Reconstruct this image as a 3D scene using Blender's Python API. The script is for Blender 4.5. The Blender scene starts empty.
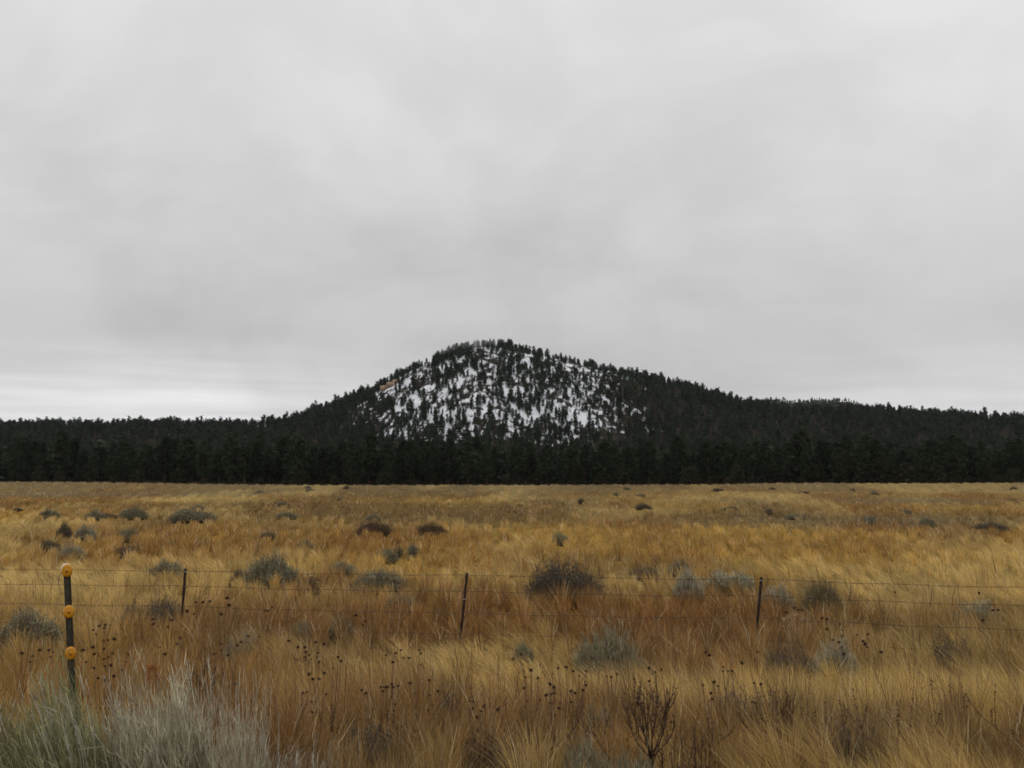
import bpy, bmesh, math, random
import numpy as np
from mathutils import Vector, Matrix

random.seed(7)
RNG = np.random.default_rng(11)
R = math.radians
scene = bpy.context.scene
col = scene.collection

# ---------------------------------------------------------------- camera, sky, sun, exposure
EYE = 2.7
PITCH = 5.4
cam_data = bpy.data.cameras.new("camera")
cam = bpy.data.objects.new("camera", cam_data)
col.objects.link(cam)
cam.location = (0, 0, EYE)
cam.rotation_euler = (R(90 + PITCH), 0, 0)
cam_data.sensor_width = 36
cam_data.lens = 35.0
cam_data.clip_start = 0.1
cam_data.clip_end = 30000
scene.camera = cam
FPX = 35.0 / 36.0 * 1024

SUN_EL, SUN_AZ = 52, 200
world = bpy.data.worlds.new("World")
scene.world = world
world.use_nodes = True
nt = world.node_tree
nt.nodes.clear()


def N(tree, kind, **kw):
    n = tree.nodes.new(kind)
    for k, v in kw.items():
        if k.startswith('i_'):
            key = k[2:]
            n.inputs[int(key) if key.isdigit() else key].default_value = v
        else:
            setattr(n, k, v)
    return n


def math_node(tree, op, a, b=None, c=None, clamp=False):
    n = tree.nodes.new('ShaderNodeMath')
    n.operation = op
    n.use_clamp = clamp
    for i, v in enumerate((a, b, c)):
        if v is None:
            continue
        if isinstance(v, (int, float)):
            n.inputs[i].default_value = v
        else:
            tree.links.new(v, n.inputs[i])
    return n.outputs[0]


def map_range(tree, v, a, b, c, d, smooth=True):
    n = tree.nodes.new('ShaderNodeMapRange')
    if smooth:
        n.interpolation_type = 'SMOOTHSTEP'
    tree.links.new(v, n.inputs[0])
    for i, x in enumerate((a, b, c, d)):
        n.inputs[i + 1].default_value = x
    return n.outputs[0]


def build_sky():
    L = nt.links.new
    sky = N(nt, 'ShaderNodeTexSky', sky_type='NISHITA', sun_disc=False)
    sky.sun_elevation = R(SUN_EL)
    sky.sun_rotation = R(SUN_AZ)
    sky.air_density = 1.0
    sky.dust_density = 4.0
    bg1 = N(nt, 'ShaderNodeBackground')
    L(sky.outputs[0], bg1.inputs[0])
    bg1.inputs[1].default_value = 0.06
    tc = N(nt, 'ShaderNodeTexCoord')
    sep = N(nt, 'ShaderNodeSeparateXYZ')
    L(tc.outputs['Generated'], sep.inputs[0])
    x, y, z = sep.outputs
    zz = math_node(nt, 'MAXIMUM', z, 0.0)
    den = math_node(nt, 'ADD', zz, 0.22)
    u = math_node(nt, 'DIVIDE', x, den)
    v = math_node(nt, 'DIVIDE', y, den)
    comb = N(nt, 'ShaderNodeCombineXYZ')
    L(u, comb.inputs[0]); L(v, comb.inputs[1])
    mp1 = N(nt, 'ShaderNodeMapping')
    mp1.inputs['Location'].default_value = (1.7, 0.4, 0.3)
    mp1.inputs['Rotation'].default_value = (0, R(8), 0)
    mp1.inputs['Scale'].default_value = (3.4, 3.4, 5.6)
    L(tc.outputs['Generated'], mp1.inputs[0])
    n1 = N(nt, 'ShaderNodeTexNoise', i_Scale=1.0, i_Detail=7.0, i_Roughness=0.52, i_Distortion=0.5)
    L(mp1.outputs[0], n1.inputs['Vector'])
    mp = N(nt, 'ShaderNodeMapping')
    mp.inputs['Location'].default_value = (4.2, 1.3, 0)
    mp.inputs['Scale'].default_value = (0.8, 1.0, 1)
    L(comb.outputs[0], mp.inputs[0])
    n2 = N(nt, 'ShaderNodeTexNoise', i_Scale=2.6, i_Detail=8.0, i_Roughness=0.62, i_Distortion=0.3)
    L(mp.outputs[0], n2.inputs['Vector'])
    c1 = map_range(nt, n1.outputs[0], 0.3, 0.7, -0.066, 0.066)
    c2 = map_range(nt, n2.outputs[0], 0.3, 0.7, -0.014, 0.014)
    # overcast deck: dimmest a little above the horizon, brighter overhead
    base = map_range(nt, zz, 0.08, 0.95, 0.495, 1.12, smooth=False)
    up = map_range(nt, zz, 0.14, 0.36, 0.0, 0.03)
    # bright slot under the far edge of the deck, widest to the left
    slot = map_range(nt, zz, 0.06, 0.15, 1.0, 0.0)
    left = map_range(nt, x, -0.30, -0.02, 0.33, 0.04)
    right = map_range(nt, x, 0.18, 0.42, 0.0, 0.16)
    lr = math_node(nt, 'ADD', left, right)
    n3 = N(nt, 'ShaderNodeTexNoise', i_Scale=3.0, i_Detail=4.0, i_Roughness=0.5)
    mp3 = N(nt, 'ShaderNodeMapping')
    mp3.inputs['Scale'].default_value = (1.2, 1.2, 22)
    L(tc.outputs['Generated'], mp3.inputs[0]); L(mp3.outputs[0], n3.inputs['Vector'])
    streak = map_range(nt, n3.outputs[0], 0.3, 0.7, 0.65, 1.2)
    slot2 = math_node(nt, 'MULTIPLY', math_node(nt, 'MULTIPLY', slot, lr), streak)
    tot = math_node(nt, 'ADD', math_node(nt, 'ADD', base, up), math_node(nt, 'ADD', c1, c2))
    tot = math_node(nt, 'ADD', tot, slot2)
    tint = N(nt, 'ShaderNodeCombineColor')
    L(math_node(nt, 'MULTIPLY', tot, 1.0), tint.inputs[0])
    L(math_node(nt, 'MULTIPLY', tot, 0.99), tint.inputs[1])
    L(math_node(nt, 'MULTIPLY', tot, 1.0), tint.inputs[2])
    bg2 = N(nt, 'ShaderNodeBackground')
    L(tint.outputs[0], bg2.inputs[0])
    mix = N(nt, 'ShaderNodeMixShader', i_0=0.97)
    L(bg1.outputs[0], mix.inputs[1]); L(bg2.outputs[0], mix.inputs[2])
    out = N(nt, 'ShaderNodeOutputWorld')
    L(mix.outputs[0], out.inputs[0])


build_sky()

sun_data = bpy.data.lights.new("sun", 'SUN')
sun_data.energy = 0.5
sun_data.angle = R(40)
sun_data.color = (1.0, 0.96, 0.9)
sun = bpy.data.objects.new("sun", sun_data)
col.objects.link(sun)
sun.rotation_euler = (R(90 - SUN_EL), 0, R(180 - SUN_AZ))

scene.view_settings.view_transform = 'Standard'
scene.view_settings.look = 'None'
scene.view_settings.exposure = 0.0
scene.view_settings.gamma = 1.0
scene.view_settings.use_curve_mapping = False
scene.render.engine = 'CYCLES'
scene.cycles.use_denoising = True
scene.cycles.denoiser = 'OPENIMAGEDENOISE'
scene.cycles.denoising_input_passes = 'RGB_ALBEDO_NORMAL'
scene.cycles.denoising_prefilter = 'ACCURATE'
scene.cycles.max_bounces = 6
scene.cycles.diffuse_bounces = 3
scene.cycles.transmission_bounces = 3
scene.cycles.volume_bounces = 1
scene.cycles.filter_width = 1.7


# ---------------------------------------------------------------- helpers
def hash2(ix, iy, seed):
    h = (ix.astype(np.int64) * 374761393 + iy.astype(np.int64) * 668265263 + seed * 974634777) & 0xFFFFFFFF
    h = ((h ^ (h >> 13)) * 1274126177) & 0xFFFFFFFF
    h = h ^ (h >> 16)
    return (h & 0xFFFFFF) / float(0xFFFFFF)


def vnoise(x, y, seed):
    ix, iy = np.floor(x), np.floor(y)
    fx, fy = x - ix, y - iy
    fx = fx * fx * (3 - 2 * fx)
    fy = fy * fy * (3 - 2 * fy)
    a = hash2(ix, iy, seed); b = hash2(ix + 1, iy, seed)
    c = hash2(ix, iy + 1, seed); d = hash2(ix + 1, iy + 1, seed)
    return (a * (1 - fx) + b * fx) * (1 - fy) + (c * (1 - fx) + d * fx) * fy


def fbm(x, y, scale, seed, octaves=4):
    x = np.asarray(x, float) / scale; y = np.asarray(y, float) / scale
    t = 0.0; amp = 0.5; tot = 0.0
    for k in range(octaves):
        t = t + amp * vnoise(x * 2 ** k + 13.7 * k, y * 2 ** k + 7.1 * k, seed + k)
        tot += amp; amp *= 0.5
    return t / tot          # 0..1 around 0.5


def sstep(a, b, x):
    t = np.clip((np.asarray(x, float) - a) / (b - a), 0, 1)
    return t * t * (3 - 2 * t)


def ground_z(x, y):
    """Meadow level 0, with the road bank the photograph was taken from."""
    x = np.asarray(x, float); y = np.asarray(y, float)
    bank = 1.1 * (1 - sstep(4.0, 13.5, y))
    und = (fbm(x, y, 9.0, 5, 3) - 0.5) * 0.16 * sstep(5, 14, y)
    far = (fbm(x, y, 70.0, 9, 2) - 0.5) * 0.5 * sstep(30, 90, y)
    edge = 1.2 * sstep(90, 190, -x) + 0.8 * sstep(70, 110, x)
    return bank + und + far + edge * sstep(200, 380, y)


def pix_dir(px, py):
    u = (px - 512) / FPX; v = (384 - py) / FPX
    c, s = math.cos(R(PITCH)), math.sin(R(PITCH))
    return Vector((u, c - s * v, s + c * v))


def at(px, py, h=0.0):
    """Where the sight line through a spot of the photo comes down to h above the ground."""
    d = pix_dir(px, py)
    t = 3.0
    while t < 450:
        p = d * t
        if EYE + p.z < float(ground_z(p.x, p.y)) + h:
            break
        t *= 1.004
    p = d * t
    return Vector((p.x, p.y, float(ground_z(p.x, p.y)))), p.y


def at_depth(px, py, Y):
    d = pix_dir(px, py)
    t = Y / d.y
    return Vector((d.x * t, Y, EYE + d.z * t))


def mesh_from(name, verts, faces_flat, loop_starts, loop_totals, color=None, smooth=False, extra=None):
    me = bpy.data.meshes.new(name)
    verts = np.ascontiguousarray(verts, dtype=np.float32)
    me.vertices.add(len(verts))
    me.vertices.foreach_set('co', verts.ravel())
    me.loops.add(len(faces_flat))
    me.loops.foreach_set('vertex_index', np.ascontiguousarray(faces_flat, dtype=np.int32))
    me.polygons.add(len(loop_starts))
    me.polygons.foreach_set('loop_start', np.ascontiguousarray(loop_starts, dtype=np.int32))
    if smooth:
        me.polygons.foreach_set('use_smooth', np.ones(len(loop_starts), dtype=bool))
    if color is not None:
        a = me.attributes.new('Col', 'FLOAT_COLOR', 'POINT')
        c = np.ones((len(verts), 4), dtype=np.float32)
        c[:, :3] = color
        a.data.foreach_set('color', c.ravel())
    if extra:
        for k, v in extra.items():
            a = me.attributes.new(k, 'FLOAT', 'POINT')
            a.data.foreach_set('value', np.ascontiguousarray(v, dtype=np.float32))
    me.update(calc_edges=True)
    return me


class Soup:
    """Collects arrays of verts / polygons / colours and makes ONE mesh."""

    def __init__(self):
        self.v, self.f, self.t, self.c, self.n = [], [], [], [], 0

    def add(self, verts, polys, color):
        """verts (n,3); polys list of (m,k) int arrays; color (n,3) or (3,)"""
        verts = np.asarray(verts, float)
        color = np.broadcast_to(np.asarray(color, float), (len(verts), 3))
        self.v.append(verts); self.c.append(color)
        for p in polys:
            p = np.asarray(p)
            if len(p) == 0:
                continue
            self.f.append((p + self.n).ravel())
            self.t.append(np.full(len(p), p.shape[1]))
        self.n += len(verts)

    def ribbons(self, P, W, side, color):
        """P (n,s,3) spines, W (n,s) half widths (last point is the tip), side (n,3), color (n,3) or (n,s,3)."""
        n, s, _ = P.shape
        if n == 0:
            return
        k = 2 * (s - 1) + 1
        V = np.empty((n, k, 3)); C = np.empty((n, k, 3))
        color = np.asarray(color, float)
        if color.ndim == 1:
            color = np.broadcast_to(color, (n, 3))
        if color.ndim == 2:
            color = np.broadcast_to(color[:, None, :], (n, s, 3))
        off = side[:, None, :] * W[:, :, None]
        V[:, 0:k - 1:2] = P[:, :-1] - off[:, :-1]
        V[:, 1:k - 1:2] = P[:, :-1] + off[:, :-1]
        V[:, k - 1] = P[:, -1]
        C[:, 0:k - 1:2] = color[:, :-1]
        C[:, 1:k - 1:2] = color[:, :-1]
        C[:, k - 1] = color[:, -1]
        base = (np.arange(n) * k)[:, None]
        quads = [base + np.array([[2 * i, 2 * i + 1, 2 * i + 3, 2 * i + 2]]) for i in range(s - 2)]
        tris = base + np.array([[k - 3, k - 2, k - 1]])
        polys = ([np.concatenate(quads)] if quads else []) + [tris]
        self.add(V.reshape(-1, 3), polys, C.reshape(-1, 3))

    def tubes(self, P, rad, color, sides=5):
        """P (n,s,3) spines, rad (n,s)."""
        P = np.asarray(P, float)
        n, s, _ = P.shape
        if n == 0:
            return
        rad = np.broadcast_to(np.asarray(rad, float), (n, s))
        T = np.gradient(P, axis=1)
        T /= np.linalg.norm(T, axis=2, keepdims=True) + 1e-9
        ref = np.where(np.abs(T[:, :, 2:3]) < 0.9, np.array([0, 0, 1.0]), np.array([1.0, 0, 0]))
        A = np.cross(T, ref); A /= np.linalg.norm(A, axis=2, keepdims=True) + 1e-9
        B = np.cross(T, A)
        ang = np.arange(sides) / sides * 2 * math.pi
        V = P[:, :, None, :] + rad[:, :, None, None] * (
            np.cos(ang)[None, None, :, None] * A[:, :, None, :] + np.sin(ang)[None, None, :, None] * B[:, :, None, :])
        color = np.asarray(color, float)
        if color.ndim == 2:
            C = np.repeat(color, s * sides, axis=0)
        else:
            C = color
        qs = []
        base = (np.arange(n) * s * sides)[:, None]
        for i in range(s - 1):
            for j in range(sides):
                j2 = (j + 1) % sides
                qs.append(base + np.array([[i * sides + j, i * sides + j2, (i + 1) * sides + j2, (i + 1) * sides + j]]))
        caps = [base + np.array([np.arange(sides)[::-1]]), base + np.array([(s - 1) * sides + np.arange(sides)])]
        self.add(V.reshape(-1, 3), [np.concatenate(qs)] + caps, C)

    def bm(self, b, color):
        b.verts.index_update()
        V = np.array([v.co[:] for v in b.verts])
        by = {}
        for f in b.faces:
            by.setdefault(len(f.verts), []).append([v.index for v in f.verts])
        self.add(V, [np.array(x) for x in by.values()], color)
        b.free()

    def mesh(self, name, smooth=False):
        t = np.concatenate(self.t)
        starts = np.concatenate(([0], np.cumsum(t)[:-1]))
        return mesh_from(name, np.concatenate(self.v), np.concatenate(self.f), starts, t, np.concatenate(self.c), smooth)


def unit(v):
    return v / (np.linalg.norm(v, axis=-1, keepdims=True) + 1e-9)


def rand_dirs(n, rng):
    return unit(rng.normal(size=(n, 3)))


def link(name, data, parent=None, mat=None):
    o = bpy.data.objects.new(name, data)
    col.objects.link(o)
    if parent is not None:
        o.parent = parent
    if mat is not None and data is not None:
        if len(data.materials) == 0:
            data.materials.append(mat)
        elif data.materials[0] is not mat:
            o.material_slots[0].link = 'OBJECT'
            o.material_slots[0].material = mat
    return o


def tag(o, label=None, cat=None, group=None, kind=None):
    if label: o['label'] = label
    if cat: o['category'] = cat
    if group: o['group'] = group
    if kind: o['kind'] = kind
    return o


def empty(name, loc, rz=0.0, sc=(1, 1, 1)):
    o = bpy.data.objects.new(name, None)
    col.objects.link(o)
    o.location = loc
    o.rotation_euler = (0, 0, rz)
    o.scale = sc
    o.empty_display_size = 0.2
    return o


# ---------------------------------------------------------------- materials
def new_mat(name):
    m = bpy.data.materials.new(name)
    m.use_nodes = True
    m.node_tree.nodes.clear()
    return m, m.node_tree


def plant_mat(name, tint=(1, 1, 1), translucent=0.25, noise=14.0, amount=0.25, per_object=0.25):
    """Colour from the mesh (each blade's own dried / green colour), varied by noise and from plant to plant."""
    m, t = new_mat(name)
    L = t.links.new
    at_ = N(t, 'ShaderNodeAttribute', attribute_name='Col')
    geo = N(t, 'ShaderNodeNewGeometry')
    nz = N(t, 'ShaderNodeTexNoise', i_Scale=noise, i_Detail=3.0)
    L(geo.outputs['Position'], nz.inputs['Vector'])
    f = map_range(t, nz.outputs[0], 0.3, 0.7, 1 - amount, 1 + amount, smooth=False)
    oi = N(t, 'ShaderNodeObjectInfo')
    g = map_range(t, oi.outputs['Random'], 0, 1, 1 - per_object, 1 + per_object, smooth=False)
    k = math_node(t, 'MULTIPLY', f, g)
    mul = N(t, 'ShaderNodeVectorMath', operation='SCALE')
    tm = N(t, 'ShaderNodeVectorMath', operation='MULTIPLY')
    L(at_.outputs['Color'], tm.inputs[0])
    tm.inputs[1].default_value = tint
    L(tm.outputs[0], mul.inputs[0]); L(k, mul.inputs['Scale'])
    d = N(t, 'ShaderNodeBsdfDiffuse'); tr = N(t, 'ShaderNodeBsdfTranslucent')
    L(mul.outputs[0], d.inputs[0]); L(mul.outputs[0], tr.inputs[0])
    mx = N(t, 'ShaderNodeMixShader', i_0=translucent)
    L(d.outputs[0], mx.inputs[1]); L(tr.outputs[0], mx.inputs[2])
    out = N(t, 'ShaderNodeOutputMaterial')
    L(mx.outputs[0], out.inputs[0])
    return m


def solid_mat(name, c, c2, scale=30.0, rough=0.7, metal=0.0, bump=0.0, spec=0.15):
    m, t = new_mat(name)
    L = t.links.new
    tc = N(t, 'ShaderNodeTexCoord')
    nz = N(t, 'ShaderNodeTexNoise', i_Scale=scale, i_Detail=5.0, i_Roughness=0.65)
    L(tc.outputs['Object'], nz.inputs['Vector'])
    r = N(t, 'ShaderNodeValToRGB')
    r.color_ramp.elements[0].position = 0.35
    r.color_ramp.elements[0].color = (*c, 1)
    r.color_ramp.elements[1].position = 0.7
    r.color_ramp.elements[1].color = (*c2, 1)
    L(nz.outputs[0], r.inputs[0])
    p = N(t, 'ShaderNodeBsdfPrincipled', i_Roughness=rough, i_Metallic=metal)
    p.inputs['Specular IOR Level'].default_value = spec
    L(r.outputs[0], p.inputs['Base Color'])
    if bump:
        b = N(t, 'ShaderNodeBump', i_Strength=bump, i_Distance=0.02)
        L(nz.outputs[0], b.inputs['Height']); L(b.outputs[0], p.inputs['Normal'])
    out = N(t, 'ShaderNodeOutputMaterial')
    L(p.outputs[0], out.inputs[0])
    return m


M_GRASS = plant_mat('dry_grass', translucent=0.3, noise=3.0, amount=0.18, per_object=0.0)
M_FOLIAGE = plant_mat('shrub_foliage', translucent=0.2, noise=9.0, amount=0.3, per_object=0.15)
M_WOOD = plant_mat('shrub_stems', translucent=0.0, noise=30.0, amount=0.3, per_object=0.15)
M_NEEDLE = plant_mat('pine_needles', translucent=0.08, noise=0.35, amount=0.35, per_object=0.35)
M_TRUNK = solid_mat('pine_bark', (0.045, 0.03, 0.02), (0.11, 0.07, 0.045), 3.0, 0.95)
M_FARPINE = plant_mat('far_pine_needles', translucent=0.05, noise=0.12, amount=0.3, per_object=0.0)

# ---------------------------------------------------------------- colours of the meadow, as the plants themselves are coloured
GOLD = np.array([0.49, 0.312, 0.087])
PALE = np.array([0.62, 0.455, 0.175])
RUST = np.array([0.275, 0.138, 0.050])
BROWN = np.array([0.165, 0.110, 0.062])
GREY = np.array([0.25, 0.215, 0.14])

# drifts of one kind of grass: (pixel x, pixel y of the centre, half width px, half height px, kind, weight)
DRIFTS = [
    (540, 612, 270, 26, 'rust', 1.0), (440, 622, 120, 20, 'rust', 0.9), (700, 625, 150, 22, 'rust', 0.8),
    (650, 640, 90, 26, 'rust', 0.7), (260, 612, 60, 14, 'rust', 0.7), (330, 590, 70, 12, 'rust', 0.6),
    (470, 668, 110, 24, 'pale', 1.1), (130, 585, 110, 16, 'pale', 1.0), (200, 565, 120, 10, 'pale', 0.7),
    (300, 600, 70, 8, 'pale', 0.6), (880, 600, 100, 14, 'pale', 0.9), (900, 570, 150, 8, 'pale', 0.8),
    (620, 700, 90, 22, 'pale', 0.6), (880, 650, 80, 12, 'pale', 0.8), (840, 700, 110, 18, 'pale', 0.5),
    (290, 662, 60, 20, 'pale', 0.6), (60, 680, 60, 14, 'pale', 0.5), (980, 690, 70, 12, 'pale', 0.6),
    (650, 748, 330, 26, 'rust', 1.6), (900, 752, 160, 24, 'brown', 1.2), (480, 762, 200, 20, 'rust', 1.4), (330, 750, 70, 20, 'rust', 1.2), (760, 725, 150, 9, 'brown', 0.9), (440, 722, 120, 9, 'brown', 0.7),
    (420, 745, 170, 26, 'rust', 1.0), (920, 740, 150, 24, 'brown', 0.9), (700, 750, 110, 20, 'rust', 0.8),
    (560, 735, 120, 16, 'brown', 0.5), (330, 720, 80, 16, 'rust', 0.6), (20, 690, 60, 10, 'rust', 0.8),
    (950, 615, 90, 12, 'rust', 0.5), (900, 672, 80, 8, 'brown', 0.8), (800, 640, 70, 10, 'rust', 0.6),
    (420, 640, 90, 8, 'brown', 0.7), (260, 545, 150, 8, 'rust', 0.5), (650, 566, 90, 5, 'brown', 0.6),
    (560, 548, 250, 5, 'gold', 0.8), (350, 565, 90, 8, 'gold', 0.7), (680, 515, 330, 6, 'brown', 0.55),
    (150, 530, 200, 6, 'rust', 0.4), (900, 520, 180, 5, 'grey', 0.5), (300, 505, 300, 3, 'brown', 0.4),
    (850, 545, 200, 4, 'rust', 0.4), (100, 494, 160, 2.5, 'grey', 0.8), (900, 500, 200, 3, 'grey', 0.5),
    (620, 532, 200, 3, 'gold', 0.6), (110, 560, 80, 5, 'rust', 0.35), (430, 535, 80, 4, 'rust', 0.5),
    (250, 680, 60, 16, 'rust', 0.5), (100, 660, 70, 10, 'gold', 0.5), (520, 590, 100, 6, 'rust', 0.5),
]
_drift = []
for (px, py, wx, wy, kind, wgt) in DRIFTS:
    c, Y = at(px, py, 0.2)
    y0 = at(px, py + wy, 0.2)[1]; y1 = at(px, max(py - wy, 489), 0.2)[1]
    _drift.append((c.x, 0.5 * (y0 + y1), wx * Y / FPX, max(0.5 * (y1 - y0), 0.55), kind, wgt))


def meadow_color(x, y):
    """albedo of the grass growing at x, y, and a 0..1 'coarse' weight (rusty, stemmy growth)"""
    x = np.asarray(x, float); y = np.asarray(y, float)
    wx = x + (fbm(x, y, 2.5, 61, 3) - 0.5) * 3.0
    wy = y + (fbm(x, y, 2.5, 67, 3) - 0.5) * 3.0 * (1 + y / 40)
    w = {k: np.zeros(x.shape) for k in ('rust', 'pale', 'brown', 'grey', 'gold')}
    for (cx, cy, rx, ry, kind, wgt) in _drift:
        q = ((wx - cx) / rx) ** 2 + ((wy - cy) / ry) ** 2
        w[kind] += 1.9 * wgt * np.exp(-q ** 1.3 * 0.8)
    sc = 1.0 + y / 30.0
    a = fbm(x / sc, y / (sc * 1.6), 2.4, 21, 4)
    b = fbm(x / sc, y / (sc * 1.6), 1.7, 31, 4)
    e = fbm(x / sc, y / (sc * 1.6), 3.3, 41, 4)
    w['rust'] += sstep(0.53, 0.68, a) * 0.85
    w['pale'] += sstep(0.52, 0.66, b) * 1.2
    w['brown'] += sstep(0.56, 0.70, e) * 0.9 + 0.25 * sstep(60, 200, y)
    w['grey'] += sstep(0.62, 0.76, fbm(x / sc, y / (sc * 1.6), 2.0, 51, 3)) * 0.4 + 0.9 * sstep(110, 300, y)
    g = 0.55 + w['gold']
    tot = g + w['rust'] + w['pale'] + w['brown'] + w['grey']
    c = (g[..., None] * GOLD + w['rust'][..., None] * RUST + w['pale'][..., None] * PALE +
         w['brown'][..., None] * BROWN + w['grey'][..., None] * GREY) / tot[..., None]
    return c, (w['rust'] + w['brown']) / tot, w['pale'] / tot


# ---------------------------------------------------------------- ground
def build_ground():
    ys = np.concatenate((np.linspace(-40, 2, 14), 2 + np.geomspace(0.3, 4000, 210)))
    us = np.linspace(-1, 1, 150)
    us = np.sign(us) * np.abs(us) ** 1.15
    Y, U = np.meshgrid(ys, us, indexing='ij')
    X = U * (14 + np.maximum(Y, 0) * 0.95)
    Z = ground_z(X, Y)
    c, _, _ = meadow_color(X, Y)
    c = c * 0.5 * (0.75 + 0.5 * fbm(X, Y, 0.5, 77, 3))[..., None]
    forest = sstep(384, 392, Y)[..., None]
    c = c * (1 - forest) + np.array([0.05, 0.04, 0.028]) * forest
    n, m = Y.shape
    idx = np.arange(n * m).reshape(n, m)
    q = np.stack((idx[:-1, :-1], idx[:-1, 1:], idx[1:, 1:], idx[1:, :-1]), -1).reshape(-1, 4)
    me = mesh_from('ground', np.stack((X, Y, Z), -1).reshape(-1, 3), q.ravel(), np.arange(len(q)) * 4,
                   np.full(len(q), 4), c.reshape(-1, 3), smooth=True)
    mt, t = new_mat('meadow_soil')
    L = t.links.new
    a = N(t, 'ShaderNodeAttribute', attribute_name='Col')
    geo = N(t, 'ShaderNodeNewGeometry')
    nz = N(t, 'ShaderNodeTexNoise', i_Scale=7.0, i_Detail=6.0, i_Roughness=0.7)
    L(geo.outputs['Position'], nz.inputs['Vector'])
    nz2 = N(t, 'ShaderNodeTexNoise', i_Scale=0.35, i_Detail=6.0, i_Roughness=0.7)
    L(geo.outputs['Position'], nz2.inputs['Vector'])
    k = math_node(t, 'MULTIPLY', map_range(t, nz.outputs[0], 0.25, 0.75, 0.6, 1.3), map_range(t, nz2.outputs[0], 0.25, 0.75, 0.75, 1.2))
    s = N(t, 'ShaderNodeVectorMath', operation='SCALE')
    L(a.outputs['Color'], s.inputs[0]); L(k, s.inputs['Scale'])
    p = N(t, 'ShaderNodeBsdfDiffuse')
    L(s.outputs[0], p.inputs[0])
    o = N(t, 'ShaderNodeOutputMaterial')
    L(p.outputs[0], o.inputs[0])
    tag(link('ground', me, mat=mt), kind='structure')


build_ground()

# ---------------------------------------------------------------- hills
CREST = 1050.0
SKYLINE = [(-900, 424), (-300, 424), (0, 427), (100, 427), (200, 426), (262, 425), (300, 420), (335, 408), (370, 394), (400, 375),
           (425, 364), (448, 356), (466, 349.5), (485, 345), (520, 351), (560, 360), (600, 369), (640, 378), (680, 388), (710, 396),
           (745, 407), (800, 411), (850, 412), (880, 413), (930, 417), (980, 419), (1023, 421), (1300, 424), (2000, 424)]
SKYLINE = [(a, b + 8.0) for a, b in SKYLINE]
_sx = np.array([at_depth(px, py, CREST).x for px, py in SKYLINE])
_sz = np.array([at_depth(px, py, CREST).z for px, py in SKYLINE])


def crest_height(x):
    h = 0
    for dx, wg in ((-14, .25), (0, .5), (14, .25)):
        h = h + wg * np.interp(np.asarray(x, float) + dx, _sx, _sz)
    return h


def hill_z(x, y):
    x = np.asarray(x, float); y = np.asarray(y, float)
    H = crest_height(x)
    run = 190 + 1.05 * H
    t = 1 - np.abs(y - CREST) / run
    z = H * sstep(0, 1, t)
    rough = (fbm(x, y, 60, 101, 4) - 0.5) * 10 * np.clip(t * 3, 0, 1) * np.clip((1 - t) * 4 + 0.15, 0, 1)
    lower = 7.0 * sstep(430, 640, y) * (1 - sstep(1500, 1900, y))
    return z + rough + lower - 1.2


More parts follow.
